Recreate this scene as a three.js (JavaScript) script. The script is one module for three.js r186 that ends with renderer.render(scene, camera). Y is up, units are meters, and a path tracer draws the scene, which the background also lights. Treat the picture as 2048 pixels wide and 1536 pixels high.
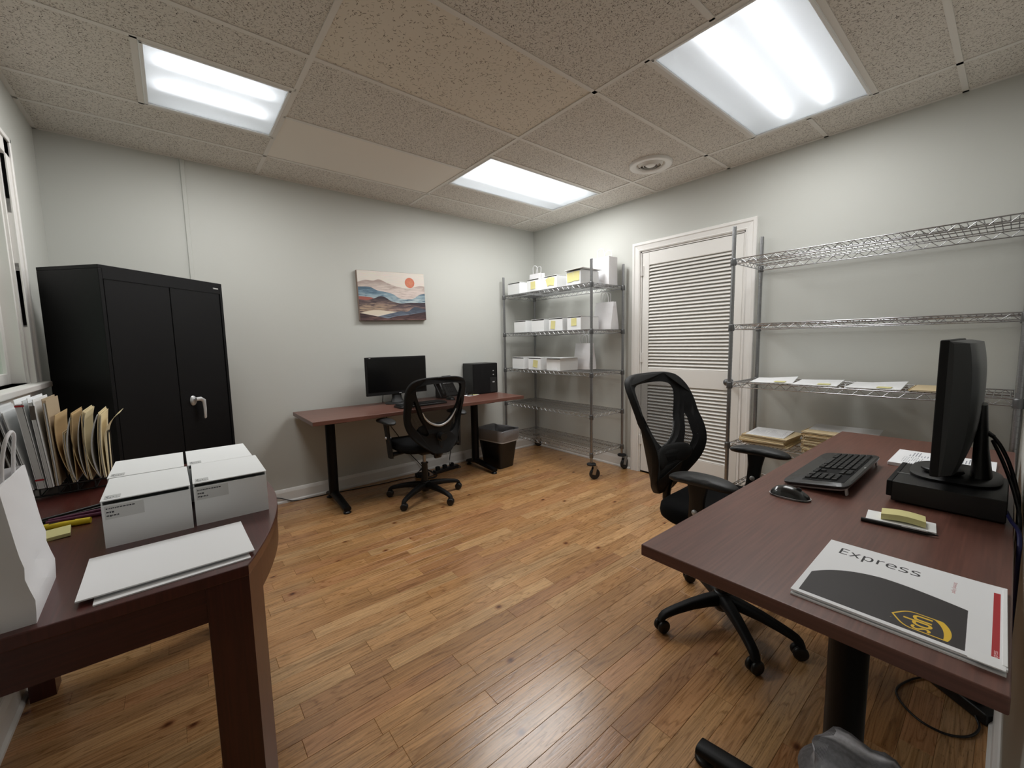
import * as THREE from 'three';
import { RoundedBoxGeometry } from 'three/addons/geometries/RoundedBoxGeometry.js';
import { mergeGeometries, mergeVertices, toCreasedNormals } from 'three/addons/utils/BufferGeometryUtils.js';
import { MarchingCubes } from 'three/addons/objects/MarchingCubes.js';
import { RectAreaLightUniformsLib } from 'three/addons/lights/RectAreaLightUniformsLib.js';

// ───────────── camera, sky, lamps, exposure ─────────────
// The origin is the far corner of the room: the picture wall is z = 0, the door wall is x = 0.
RectAreaLightUniformsLib.init();
const scene = new THREE.Scene();
const camera = new THREE.PerspectiveCamera(85.99, 4 / 3, 0.01, 60);
camera.position.set(-3.3903, 1.261, 3.6952);
camera.rotation.order = 'YXZ';
camera.rotation.set(-0.1007, -0.6851, -0.0195);
const renderer = new THREE.WebGLRenderer({ antialias: true });
renderer.toneMapping = THREE.LinearToneMapping;
renderer.toneMappingExposure = 1.0;
renderer.shadowMap.enabled = true;
scene.background = new THREE.Color(0.50, 0.57, 0.50);       // overcast daylight outside the window
const LAMP_POWER = [17, 13.4, 7.7], TUBE_GLOW = 3.6, LAMP_COLOR = new THREE.Color(1.0, 0.995, 0.985);   // one power per ceiling panel

// ───────────── helpers ─────────────
let seed = 7;
const rnd = () => { seed = (seed * 1664525 + 1013904223) >>> 0; return seed / 4294967296; };
const rr = (a, b) => a + (b - a) * rnd();
const V = (x, y, z) => new THREE.Vector3(x, y, z);
const PI = Math.PI;
const counts = {};
function numbered(n) { const k = counts[n] = (counts[n] ?? -1) + 1; return k ? n + '_' + String(k).padStart(3, '0') : n; }
function prep(g) {
  g = g.index ? g.toNonIndexed() : g;
  for (const k of Object.keys(g.attributes)) if (!['position', 'normal', 'uv'].includes(k)) g.deleteAttribute(k);
  if (!g.attributes.normal) g.computeVertexNormals();
  if (!g.attributes.uv) g.setAttribute('uv', new THREE.BufferAttribute(new Float32Array(g.attributes.position.count * 2), 2));
  g.morphAttributes = {};
  return g;
}
const merge = (list) => { list = [].concat(list); return list.length === 1 ? list[0] : mergeGeometries(list.map(prep)); };
function uvm(g, turn = false, du = 0, dv = 0) {          // texture coordinates in metres, by the way each face points
  g = prep(g); g.computeBoundingBox();
  const p = g.attributes.position, n = g.attributes.normal, u = g.attributes.uv;
  for (let i = 0; i < p.count; i++) {
    const x = p.getX(i), y = p.getY(i), z = p.getZ(i), ax = Math.abs(n.getX(i)), ay = Math.abs(n.getY(i)), az = Math.abs(n.getZ(i));
    let a, b; if (ay >= ax && ay >= az) { a = x; b = z; } else if (ax >= az) { a = z; b = y; } else { a = x; b = y; }
    if (turn) [a, b] = [b, a];
    u.setXY(i, a + du, b + dv);
  }
  return g;
}
function mesh(name, geos, mat, parent) {
  const m = new THREE.Mesh(merge(geos), mat); m.name = name; m.castShadow = m.receiveShadow = true; parent.add(m); return m;
}
const part = (name, geos, mat, parent) => mesh(name, geos, mat, parent);
function tag(o, label, category, group) { o.userData.label = label; o.userData.category = category; if (group) o.userData.group = group; return o; }
function thing(name, label, category, [x, y, z] = [0, 0, 0], turn = 0, group) {
  const o = new THREE.Group(); o.name = numbered(name); o.position.set(x, y, z); o.rotation.y = turn; scene.add(o); return tag(o, label, category, group);
}
function single(name, label, category, geos, mat, pos = [0, 0, 0], turn = 0, group) {
  const m = mesh(numbered(name), geos, mat, scene); m.position.set(...pos); m.rotation.y = turn; return tag(m, label, category, group);
}
function copy(src, label, pos, turn, group) {
  const c = src.clone(); c.name = numbered(src.name.replace(/_\d{3}$/, '')); c.userData = { ...src.userData };
  if (label) c.userData.label = label; if (group) c.userData.group = group;
  if (pos) c.position.set(...pos); if (turn !== undefined) c.rotation.set(0, turn, 0); scene.add(c); return c;
}
function struct(name, geos, mat, parent = scene) { const m = mesh(parent === scene ? numbered(name) : name, geos, mat, parent); if (parent === scene) m.userData.kind = 'structure'; return m; }
function structGroup(name) { const g = new THREE.Group(); g.name = numbered(name); g.userData.kind = 'structure'; scene.add(g); return g; }
const tr = (g, x = 0, y = 0, z = 0, rx = 0, ry = 0, rz = 0) => { if (rx) g.rotateX(rx); if (rz) g.rotateZ(rz); if (ry) g.rotateY(ry); return g.translate(x, y, z); };
const bx = (w, h, d, x = 0, y = 0, z = 0, r = 0) => (r ? new RoundedBoxGeometry(w, h, d, 2, Math.min(r, w / 2.01, h / 2.01, d / 2.01)) : new THREE.BoxGeometry(w, h, d)).translate(x, y, z);
const span = (x0, x1, y0, y1, z0, z1, r = 0) => bx(x1 - x0, y1 - y0, z1 - z0, (x0 + x1) / 2, (y0 + y1) / 2, (z0 + z1) / 2, r);
function cyl(p, q, r, r2 = r, n = 12, open = false) {
  const d = q.clone().sub(p), g = new THREE.CylinderGeometry(r2, r, d.length(), n, 1, open);
  g.applyQuaternion(new THREE.Quaternion().setFromUnitVectors(V(0, 1, 0), d.clone().normalize()));
  const c = p.clone().add(q).multiplyScalar(0.5); return g.translate(c.x, c.y, c.z);
}
function bar(p, q, w, h) {                               // a square bar from p to q
  const d = q.clone().sub(p), g = new THREE.BoxGeometry(w, d.length(), h);
  g.applyQuaternion(new THREE.Quaternion().setFromUnitVectors(V(0, 1, 0), d.clone().normalize()));
  const c = p.clone().add(q).multiplyScalar(0.5); return g.translate(c.x, c.y, c.z);
}
const tube = (pts, r, seg = 24, n = 8, closed = false) => new THREE.TubeGeometry(new THREE.CatmullRomCurve3(pts, closed, 'centripetal'), seg, r, n, closed);
const lathe = (pts, n = 24) => new THREE.LatheGeometry(pts.map(([x, y]) => new THREE.Vector2(x, y)), n);
function loft(rings, caps = true, crease = 0.7) {        // skin over rings of equal point counts
  const n = rings[0].length, pos = [], idx = [];
  for (const r of rings) for (const p of r) pos.push(p.x, p.y, p.z);
  for (let i = 0; i + 1 < rings.length; i++) for (let j = 0; j < n; j++) {
    const a = i * n + j, b = i * n + (j + 1) % n, c = a + n, d = b + n; idx.push(a, c, b, b, c, d);
  }
  if (caps) for (const [i, flip] of [[0, false], [rings.length - 1, true]]) {
    const c = rings[i].reduce((s, p) => s.add(p), V(0, 0, 0)).multiplyScalar(1 / n), k = pos.length / 3; pos.push(c.x, c.y, c.z);
    for (let j = 0; j < n; j++) { const a = i * n + j, b = i * n + (j + 1) % n; flip ? idx.push(k, b, a) : idx.push(k, a, b); }
  }
  const g = new THREE.BufferGeometry(); g.setAttribute('position', new THREE.Float32BufferAttribute(pos, 3)); g.setIndex(idx);
  // turn the skin outward
  let vol = 0; const A = V(0, 0, 0), B = V(0, 0, 0), C = V(0, 0, 0);
  for (let i = 0; i < idx.length; i += 3) { A.fromArray(pos, idx[i] * 3); B.fromArray(pos, idx[i + 1] * 3); C.fromArray(pos, idx[i + 2] * 3); vol += A.dot(B.cross(C)); }
  if (caps && vol < 0) { for (let i = 0; i < idx.length; i += 3) [idx[i], idx[i + 1]] = [idx[i + 1], idx[i]]; g.setIndex(idx); }
  return prep(toCreasedNormals(g, crease));
}
function oval(c, U, W, a, b, n = 16, e = 2) {            // superellipse ring about c in the plane of U and W
  const out = [];
  for (let i = 0; i < n; i++) {
    const t = i / n * 2 * PI, ct = Math.cos(t), st = Math.sin(t);
    out.push(c.clone().addScaledVector(U, a * Math.sign(ct) * Math.abs(ct) ** (2 / e)).addScaledVector(W, b * Math.sign(st) * Math.abs(st) ** (2 / e)));
  }
  return out;
}
function slab(w, d, t, f = () => 0, nx = 12, nz = 8) {   // a thin sheet lying on y = 0, its height bent by f(x, z)
  const g = new THREE.BoxGeometry(w, t, d, nx, 1, nz), p = g.attributes.position;
  for (let i = 0; i < p.count; i++) p.setY(i, p.getY(i) + t / 2 + f(p.getX(i), p.getZ(i)));
  g.computeVertexNormals(); return g;
}
const shapeOf = (pts) => new THREE.Shape(pts.map(([x, y]) => new THREE.Vector2(x, y)));
function smooth(pts, n = 60, closed = true) {            // smooth closed outline through 2-D points
  const c = new THREE.CatmullRomCurve3(pts.map(([x, y]) => V(x, y, 0)), closed, 'centripetal'); return c.getPoints(n).slice(0, closed ? n : n + 1).map((p) => [p.x, p.y]);
}

// ───────────── noise and textures ─────────────
const perm = new Uint8Array(512); { let s = 12345; const a = [...Array(256).keys()]; for (let i = 255; i > 0; i--) { s = (s * 1103515245 + 12345) & 0x7fffffff; const j = s % (i + 1); [a[i], a[j]] = [a[j], a[i]]; } for (let i = 0; i < 512; i++) perm[i] = a[i & 255]; }
function vnoise(x, y, px = 256, py = 256) {
  const xi = Math.floor(x), yi = Math.floor(y), fx = x - xi, fy = y - yi, u = fx * fx * (3 - 2 * fx), v = fy * fy * (3 - 2 * fy);
  const X0 = ((xi % px) + px) % px, X1 = (X0 + 1) % px, Y0 = ((yi % py) + py) % py, Y1 = (Y0 + 1) % py;
  const h = (a, b) => perm[perm[a & 255] + (b & 255)] / 255;
  return (h(X0, Y0) * (1 - u) + h(X1, Y0) * u) * (1 - v) + (h(X0, Y1) * (1 - u) + h(X1, Y1) * u) * v;
}
function dataTex(w, h, f, srgb, rx = 1, ry = 1) {
  const d = new Uint8Array(w * h * 4), o = [0, 0, 0];
  for (let y = 0; y < h; y++) for (let x = 0; x < w; x++) { f(x / w, y / h, o); const i = (y * w + x) * 4; d[i] = Math.max(0, Math.min(255, o[0])); d[i + 1] = Math.max(0, Math.min(255, o[1])); d[i + 2] = Math.max(0, Math.min(255, o[2])); d[i + 3] = 255; }
  const t = new THREE.DataTexture(d, w, h); t.wrapS = t.wrapT = THREE.RepeatWrapping; t.magFilter = THREE.LinearFilter; t.minFilter = THREE.LinearMipmapLinearFilter; t.generateMipmaps = true;
  if (srgb) t.colorSpace = THREE.SRGBColorSpace; t.repeat.set(rx, ry); t.needsUpdate = true; return t;
}
function canvasTex(w, h, draw, srgb = true, rep) {
  const c = document.createElement('canvas'); c.width = w; c.height = h; draw(c.getContext('2d'), w, h);
  const t = new THREE.CanvasTexture(c); if (srgb) t.colorSpace = THREE.SRGBColorSpace; if (rep) { t.wrapS = t.wrapT = THREE.RepeatWrapping; t.repeat.set(...rep); } return t;
}
// oak: 1.6 m along the grain by 0.8 m across; contour lines of stretched noise make the cathedral figure
const oakField = (u, v) => {
  const a = vnoise(u * 4, v * 24, 4, 24), b = vnoise(u * 9 + 9, v * 80 + 3, 9, 80), k = a * 5 + b * 1.6, fr = k - Math.floor(k);
  const ring = Math.min(1, Math.min(fr, 1 - fr) * 5.5), fine = vnoise(u * 40, v * 420, 40, 420), pore = vnoise(u * 110 + 5, v * 900, 110, 900), slow = vnoise(u * 4 + 3, v * 9 + 7, 4, 9);
  return [ring, fine, pore > 0.78 ? (pore - 0.78) * 4.5 : 0, slow, b];
};
const OAK = dataTex(2048, 1024, (u, v, o) => {
  const [ring, fine, pore, slow, b] = oakField(u, v), kx = ((u * 3.7 + Math.floor(v * 11) * 0.37) % 1) - 0.5, ky = ((v * 11) % 1) - 0.5, kn = Math.floor(v * 11) % 3 === 0 && u > 0.3 && u < 0.57 ? Math.exp(-((kx / 0.034) ** 2 + ((ky + 0.25 * kx) / 0.16) ** 2)) : 0, sk = vnoise(u * 7, v * 210, 7, 210), s = (0.68 + 0.15 * ring + 0.09 * fine + 0.14 * sk - 0.22 * pore + 0.14 * (slow - 0.5) - 0.06 * b) * (1 - 0.5 * kn);
  o[0] = 255 * s; o[1] = 255 * s * (0.985 - 0.03 * (1 - ring)) * (1 - 0.25 * kn); o[2] = 255 * s * (0.965 - 0.07 * (1 - ring)) * (1 - 0.4 * kn);
}, true, 1 / 1.6, 1 / 0.8);
const OAK_BUMP = dataTex(1024, 512, (u, v, o) => { const q = oakField(u, v), s = 128 + 60 * (vnoise(u * 24, v * 30, 24, 30) - 0.5) + 50 * q[0] - 70 * q[2]; o[0] = o[1] = o[2] = s; }, false, 1 / 1.6, 1 / 0.8);
const streak = (u, v) => 0.5 * vnoise(u * 9, v * 130, 9, 130) + 0.3 * vnoise(u * 22, v * 300, 22, 300) + 0.2 * vnoise(u * 3, v * 14, 3, 14);
const MAHOG = dataTex(1024, 512, (u, v, o) => { const s = 0.80 + 0.28 * streak(u, v); o[0] = 236 * s; o[1] = 232 * s; o[2] = 230 * s; }, true, 1 / 1.2, 1 / 0.6);
function fissures(ctx, w, h, n, back, ink, len, wide) {
  ctx.fillStyle = back; ctx.fillRect(0, 0, w, h); ctx.lineCap = 'round';
  for (let i = 0; i < n; i++) {
    const x = rnd() * w, y = rnd() * h, a = rnd() * PI, l = len * (0.3 + rnd()), k = wide * (0.5 + rnd() * 0.8);
    ctx.strokeStyle = ink(rnd()); ctx.lineWidth = k;
    for (const ox of [-w, 0, w]) for (const oy of [-h, 0, h]) { if (x + ox < -30 || x + ox > w + 30 || y + oy < -30 || y + oy > h + 30) continue; ctx.beginPath(); ctx.moveTo(x + ox, y + oy); ctx.quadraticCurveTo(x + ox + Math.cos(a) * l * 0.5 + rr(-3, 3), y + oy + Math.sin(a) * l * 0.5 + rr(-3, 3), x + ox + Math.cos(a) * l, y + oy + Math.sin(a) * l); ctx.stroke(); }
  }
}
const TILE = canvasTex(1024, 1024, (c, w, h) => fissures(c, w, h, 5200, '#f0efec', (k) => k < 0.55 ? 'rgba(150,143,136,.5)' : k < 0.87 ? 'rgba(115,107,100,.65)' : 'rgba(60,54,50,.8)', 11, 3.6), true, [1 / 0.61, 1 / 0.61]);
const TILE_BUMP = canvasTex(1024, 1024, (c, w, h) => fissures(c, w, h, 5200, '#c8c8c8', () => 'rgba(20,20,20,.6)', 11, 4), false, [1 / 0.61, 1 / 0.61]);
const TILE_CREAM = canvasTex(1024, 1024, (c, w, h) => fissures(c, w, h, 1150, '#f0ebe2', (k) => k < 0.5 ? 'rgba(150,138,122,.5)' : 'rgba(96,84,74,.7)', 17, 4.4), true, [1 / 0.61, 1 / 0.61]);
const PEEL = dataTex(256, 256, (u, v, o) => { o[0] = o[1] = o[2] = 128 + 110 * (0.6 * vnoise(u * 64, v * 64, 64, 64) + 0.4 * vnoise(u * 128, v * 128, 128, 128) - 0.5); }, false, 1 / 0.4, 1 / 0.4);
const WEAVE = dataTex(64, 64, (u, v, o) => { const a = Math.abs(((u * 8) % 1) - 0.5), b = Math.abs((((v * 8 + (Math.floor(u * 8) % 2) * 0.5)) % 1) - 0.5); o[0] = o[1] = o[2] = (a * a + b * b) < 0.115 ? 0 : 255; }, false, 1 / 0.03, 1 / 0.03);
const CLOTH = dataTex(256, 256, (u, v, o) => { const s = 128 + 70 * (vnoise(u * 90, v * 90, 90, 90) - 0.5) + 40 * Math.sin(u * 2 * PI * 64) * Math.sin(v * 2 * PI * 64); o[0] = o[1] = o[2] = s; }, false, 1 / 0.12, 1 / 0.12);

const FADED = dataTex(256, 256, (u, v, o) => { const a = vnoise(u * 26, v * 7, 26, 7), b = vnoise(u * 60, v * 22, 60, 22), c = vnoise(u * 128, v * 128, 128, 128), s = 100 + 120 * Math.max(0, a - 0.42) * 1.6 + 26 * b + 16 * c; o[0] = s; o[1] = s * 1.01; o[2] = s * 1.05; }, true, 1 / 0.35, 1 / 0.35);
// ───────────── materials ─────────────
const std = (color, roughness = 0.6, o = {}) => new THREE.MeshStandardMaterial({ color, roughness, ...o });
const phy = (color, roughness = 0.5, o = {}) => new THREE.MeshPhysicalMaterial({ color, roughness, ...o });
const M = {
  wall: std('#c4c5bf', 0.62, { bumpMap: PEEL, bumpScale: 0.0004 }), slab: std('#8f8b84', 0.9), trim: std('#e6e4e0', 0.38), door: std('#e4e2dd', 0.45),
  tile: std('#e6e1da', 0.95, { map: TILE, bumpMap: TILE_BUMP, bumpScale: 0.0015 }), tileCream: std('#ebe7e0', 0.95, { map: TILE_CREAM, bumpMap: TILE_BUMP, bumpScale: 0.0004 }), tileSmooth: std('#e6e0d6', 0.95), bar: std('#dcd8d1', 0.6),
  subfloor: std('#2a1c12', 0.9),
  white: std('#e8e8e6', 0.5), lampBox: std('#f2f2f0', 0.4), tubes: std('#ffffff', 0.4, { emissive: '#fbfdff', emissiveIntensity: TUBE_GLOW }),
  lens: phy('#f8fbff', 0.62, { transmission: 1, thickness: 0.01, ior: 1.45 }),
  mahog: phy('#7a5145', 0.36, { map: MAHOG, clearcoat: 0.15, clearcoatRoughness: 0.35 }), mahogEdge: phy('#56342c', 0.4, { map: MAHOG }),
  cherry: phy('#5a2a24', 0.3, { map: MAHOG, clearcoat: 0.35, clearcoatRoughness: 0.25 }), cherryDark: phy('#50241e', 0.34, { map: MAHOG, clearcoat: 0.2, clearcoatRoughness: 0.3 }),
  black: std('#0d0d0e', 0.42), blackMetal: phy('#060607', 0.5, { specularIntensity: 0.5 }), blackFabric: phy('#070708', 0.95, { specularIntensity: 0.4, bumpMap: CLOTH, bumpScale: 0.0008 }), blackSoft: phy('#09090a', 0.62, { specularIntensity: 0.6 }), blackGloss: std('#08080a', 0.18), charcoal: std('#1b1c1d', 0.5),
  cabinet: phy('#08080a', 0.5, { specularIntensity: 0.45, bumpMap: PEEL, bumpScale: 0.00015 }),
  meshFabric: std('#060607', 0.9, { alphaMap: WEAVE, alphaTest: 0.5, side: THREE.DoubleSide }),
  chrome: std('#b9babc', 0.2, { metalness: 1 }), chromeDull: std('#9b9c9e', 0.34, { metalness: 1 }), steel: std('#a9a9a8', 0.3, { metalness: 1 }), silver: std('#c6c7c8', 0.35, { metalness: 0.4 }), gunmetal: std('#6e6f70', 0.4, { metalness: 0.8 }),
  carton: std('#f0f2f2', 0.62), cartonEdge: std('#c9b48e', 0.9), paper: std('#f3f4f5', 0.8), bag: std('#efeef0', 0.75), paperGrey: std('#cfcfcf', 0.8),
  yellow: std('#ddd697', 0.8), yellowBright: std('#e2c71f', 0.45), manila: std('#dac6a0', 0.8), manilaDark: std('#cdb082', 0.85), manilaPale: std('#e3d3ac', 0.8),
  plum: std('#5b1f42', 0.4), rubber: std('#151515', 0.8), screen: std('#050506', 0.22), lcd: std('#8d98a0', 0.25), blue: std('#1a1c55', 0.5), red: std('#a81f25', 0.6), tan: std('#b7a488', 0.8), brownGrey: std('#5d534b', 0.75),
  liner: phy('#a9a9ac', 0.45, { transmission: 0.45, thickness: 0, side: THREE.DoubleSide }), linerDark: std('#1a1a1b', 0.4, { side: THREE.DoubleSide }),
  glass: phy('#eef4f0', 0.02, { transmission: 1, thickness: 0, ior: 1.5 }),
  denim: std('#ffffff', 0.95, { map: FADED, bumpMap: CLOTH, bumpScale: 0.001 }), dark: std('#050505', 0.9),
};

// ───────────── the room ─────────────
const W = 3.922, D = 3.74, H = 2.547, RX = -2.78, RZ = 4.6;     // width, depth, ceiling height; behind the seat the room runs on to z = RZ
const DOOR = [1.455, 2.357, 2.064], WIN = [0.765, 1.72, 1.115, 2.15];
struct('wall_back', span(-W - 0.14, 0.14, -0.05, H + 0.2, -0.14, 0), M.wall);
struct('wall_right', [span(0, 0.14, -0.05, H + 0.2, 0, DOOR[0]), span(0, 0.14, -0.05, H + 0.2, DOOR[1], D + 0.14), span(0, 0.14, DOOR[2], H + 0.2, DOOR[0], DOOR[1])].map((g) => uvm(g)), M.wall);
struct('wall_left', [span(-W - 0.14, -W, -0.05, H + 0.2, 0, WIN[0]), span(-W - 0.14, -W, -0.05, H + 0.2, WIN[1], RZ + 0.14), span(-W - 0.14, -W, -0.05, WIN[2], WIN[0], WIN[1]), span(-W - 0.14, -W, WIN[3], H + 0.2, WIN[0], WIN[1])].map((g) => uvm(g)), M.wall);
struct('wall_near', [span(RX, 0.14, -0.05, H + 0.2, D, D + 0.14)].map((g) => uvm(g)), M.wall);
struct('wall_recess', [span(RX, RX + 0.14, -0.05, H + 0.2, D + 0.14, RZ + 0.14), span(-W - 0.14, RX + 0.14, -0.05, H + 0.2, RZ, RZ + 0.14)].map((g) => uvm(g)), M.wall);
struct('wall_closet', [span(0.7, 0.76, -0.05, H, DOOR[0] - 0.3, DOOR[1] + 0.3), span(0.14, 0.76, -0.05, H, DOOR[0] - 0.36, DOOR[0] - 0.3), span(0.14, 0.76, -0.05, H, DOOR[1] + 0.3, DOOR[1] + 0.36), span(0.14, 0.76, H, H + 0.06, DOOR[0] - 0.36, DOOR[1] + 0.36), span(0.14, 0.76, -0.11, -0.05, DOOR[0] - 0.36, DOOR[1] + 0.36)], M.slab);

// floor: one mesh per board, narrow oak laid along x
{
  const floor = structGroup('floor');
  mesh('subfloor', span(-W - 0.14, 0.14, -0.08, -0.0125, -0.14, RZ + 0.14), M.subfloor, floor);
  const tints = ['#cb9c6a', '#c89867', '#cfa271', '#c39362', '#c0905f', '#ca9b6b', '#be8d62', '#d2a777', '#c99b6a', '#d5ab7a', '#c29265', '#cc9f6e'];
  const mats = tints.map((t) => phy(t, 0.27, { map: OAK, bumpMap: OAK_BUMP, bumpScale: 0.0007, clearcoat: 0.35, clearcoatRoughness: 0.22 }));
  const PW = 0.0765, boards = [];
  function boardGeo(x0, x1, z0, z1, y) {
    const c = 0.0009, g = 0.00025, pos = [], uv = [], idx = [], du = rr(0, 1.6), dv = rr(0, 0.8), b = -0.012;
    x0 += g; x1 -= g; z0 += g; z1 -= g;
    const ring = [[x0, b, z0, x1, z1], [x0, y - c, z0, x1, z1], [x0 + c, y, z0 + c, x1 - c, z1 - c]];
    for (const [a, h, d, e, f] of ring) for (const [x, z] of [[a, d], [e, d], [e, f], [a, f]]) { pos.push(x, h, z); uv.push(x + du, z - z0 + dv); }
    for (let k = 0; k < 2; k++) for (let j = 0; j < 4; j++) { const p = k * 4 + j, q = k * 4 + (j + 1) % 4; idx.push(p, p + 4, q, q, p + 4, q + 4); }
    idx.push(8, 11, 9, 9, 11, 10);
    const geo = new THREE.BufferGeometry(); geo.setAttribute('position', new THREE.Float32BufferAttribute(pos, 3)); geo.setAttribute('uv', new THREE.Float32BufferAttribute(uv, 2)); geo.setIndex(idx);
    return prep(toCreasedNormals(geo, 0.1));
  }
  for (let k = -35; ; k++) {
    const z0 = Math.max(0, 2.624 + PW * k), z1 = Math.min(RZ, 2.624 + PW * (k + 1)); if (z0 >= RZ) break; if (z1 - z0 < 0.004) continue;
    const end = z0 >= D ? RX : 0; let x = -W;
    x -= rr(0, 0.3);
    while (x < end - 0.02) {
      let l = rnd() < 0.3 ? rr(0.26, 0.42) : rr(0.42, 0.95), x1 = Math.min(end, x + l); if (end - x1 < 0.12) x1 = end;
      boards.push([Math.max(-W, x), x1, z0, z1, rr(-0.0004, 0)]); x = x1;
    }
  }
  const eye = camera.position, look = V(0, 0, -1).applyEuler(camera.rotation);
  const scoreOf = ([x0, x1, z0, z1]) => { const c = V((x0 + x1) / 2, 0, (z0 + z1) / 2).sub(eye); const d = c.length(); return (c.dot(look) / d < 0.55 ? 1e3 : 0) + d - (x1 - x0) * 0.6; };
  boards.sort((a, b) => scoreOf(a) - scoreOf(b));
  boards.slice(0, 300).forEach((b) => mesh('plank', boardGeo(...b), mats[Math.floor(rnd() * mats.length)], floor));
  const rest = mesh('plank_field', boards.slice(300).map((b) => boardGeo(...b)), mats[0], floor); rest.userData.kind = 'stuff';
}

// ceiling: lay-in tiles in a grid of flat bars
const XC = [0, -0.3697, -1.589, -2.808, -W], A0 = 0.3877, T = 0.6096;
const LIGHTS = [[-3.4176, -2.808, A0 + T / 2, A0 + 1.5 * T], [-1.589, -0.3697, A0 + T / 2, A0 + 1.5 * T], [-1.589, -0.3697, A0 + 3.5 * T, A0 + 4.5 * T]];
{
  const ceil = structGroup('ceiling');
  mesh('ceiling_deck', span(-W - 0.14, 0.14, H + 0.2, H + 0.3, -0.14, RZ + 0.14), M.slab, ceil);
  const B = 0.012, up = 0.0035, bars = [], tiles = [];
  const tileAt = (x0, x1, z0, z1, m = M.tile) => tiles.push([x0, x1, z0, z1, m]);
  const cross = (x0, x1, z) => bars.push([x0, x1, z - B, z + B]);
  const run = (xa, xb, zs, pick) => zs.forEach((z, i) => { if (i) { const a = zs[i - 1]; if (!pick || pick(a) !== 0) tileAt(xb, xa, a, z, pick && pick(a) || M.tile); if (i < zs.length - 1) cross(xb, xa, z); } });
  const g = (k) => A0 + T * k;
  run(XC[0], XC[1], [0, g(0), g(1), g(2), g(3), g(4), g(5), D]);
  run(XC[1], XC[2], [0, g(0), g(0.5), g(1.5), g(2), g(3), g(3.5), g(4.5), g(5), D], (z) => (Math.abs(z - g(0.5)) < 0.01 || Math.abs(z - g(3.5)) < 0.01) ? 0 : null);
  run(XC[2], XC[3], [0, g(0), g(1), g(2), g(3), g(4), g(5), D], (z) => Math.abs(z - g(0)) < 0.01 ? M.tileSmooth : Math.abs(z - g(2)) < 0.01 ? M.tileCream : null);
  run(XC[3], XC[4], [0, g(0), g(0.5)]); cross(XC[4], XC[3], g(0.5)); tileAt(XC[4], LIGHTS[0][0], g(0.5), g(1.5)); bars.push([LIGHTS[0][0] - B, LIGHTS[0][0] + B, g(0.5), g(1.5)]); cross(XC[4], XC[3], g(1.5));
  run(XC[3], XC[4], [g(1.5), g(2), g(3), g(4), g(5), g(6), RZ]);
  for (const x of [XC[1], XC[2]]) bars.push([x - B, x + B, 0, D]);
  bars.push([XC[3] - B, XC[3] + B, 0, RZ]);
  bars.push([-W, -W + 0.02, 0, RZ], [-0.02, 0, 0, D], [-W, 0, 0, 0.02], [RX, 0, D - 0.02, D]);
  tileAt(RX, XC[3], D, RZ);
  for (const [x0, x1, z0, z1, m] of tiles) { const t = mesh('ceiling_tile', uvm(span(x0 + 0.003, x1 - 0.003, H + up, H + up + 0.016, z0 + 0.003, z1 - 0.003, 0.002), false, rr(0, 1), rr(0, 1)), m, ceil); t.position.y += rr(-0.001, 0.0015); t.rotation.z = 0; }
  for (const [x0, x1, z0, z1] of bars) mesh('grid_bar', span(x0, x1, H, H + 0.006, z0, z1), M.bar, ceil);
}

// fluorescent troffers: white housing, tubes, prismatic lens in a narrow door frame
LIGHTS.forEach(([x0, x1, z0, z1], i) => {
  const cx = (x0 + x1) / 2, cz = (z0 + z1) / 2, w = x1 - x0 - 0.03, d = z1 - z0 - 0.03;
  const label = ['small square ceiling light panel above the black cabinet side of the room', 'long ceiling light panel beside the round vent, over the corner rack', 'large bright ceiling light panel nearest the camera, above the desk with the keyboard'][i];
  const t = thing('ceiling_light', label, 'light', [cx, H, cz]);
  part('housing', [bx(w, 0.006, d, 0, 0.10, 0), bx(w, 0.1, 0.005, 0, 0.05, d / 2), bx(w, 0.1, 0.005, 0, 0.05, -d / 2), bx(0.005, 0.1, d, w / 2, 0.05, 0), bx(0.005, 0.1, d, -w / 2, 0.05, 0)], M.lampBox, t);
  const f = 0.014; part('frame', [bx(w, 0.012, f, 0, 0.002, d / 2 - f / 2, 0.003), bx(w, 0.012, f, 0, 0.002, -d / 2 + f / 2, 0.003), bx(f, 0.012, d, w / 2 - f / 2, 0.002, 0, 0.003), bx(f, 0.012, d, -w / 2 + f / 2, 0.002, 0, 0.003)], M.white, t);
  part('lens', bx(w - 2 * f, 0.004, d - 2 * f, 0, 0.004, 0), M.lens, t);
  for (const z of [[-0.13, 0.1], [-0.14, 0.0, 0.14], [-0.1, 0.1]][i]) part('tube', cyl(V(-w / 2 + 0.05, 0.055, z), V(w / 2 - 0.05, 0.055, z), 0.019, 0.019, 16), M.tubes, t);
  const lamp = new THREE.RectAreaLight(LAMP_COLOR, LAMP_POWER[i], w - 2 * f, d - 2 * f); lamp.name = numbered('lamp'); lamp.position.set(cx, H - 0.004, cz); lamp.rotation.x = -PI / 2; scene.add(lamp);
});

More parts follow.
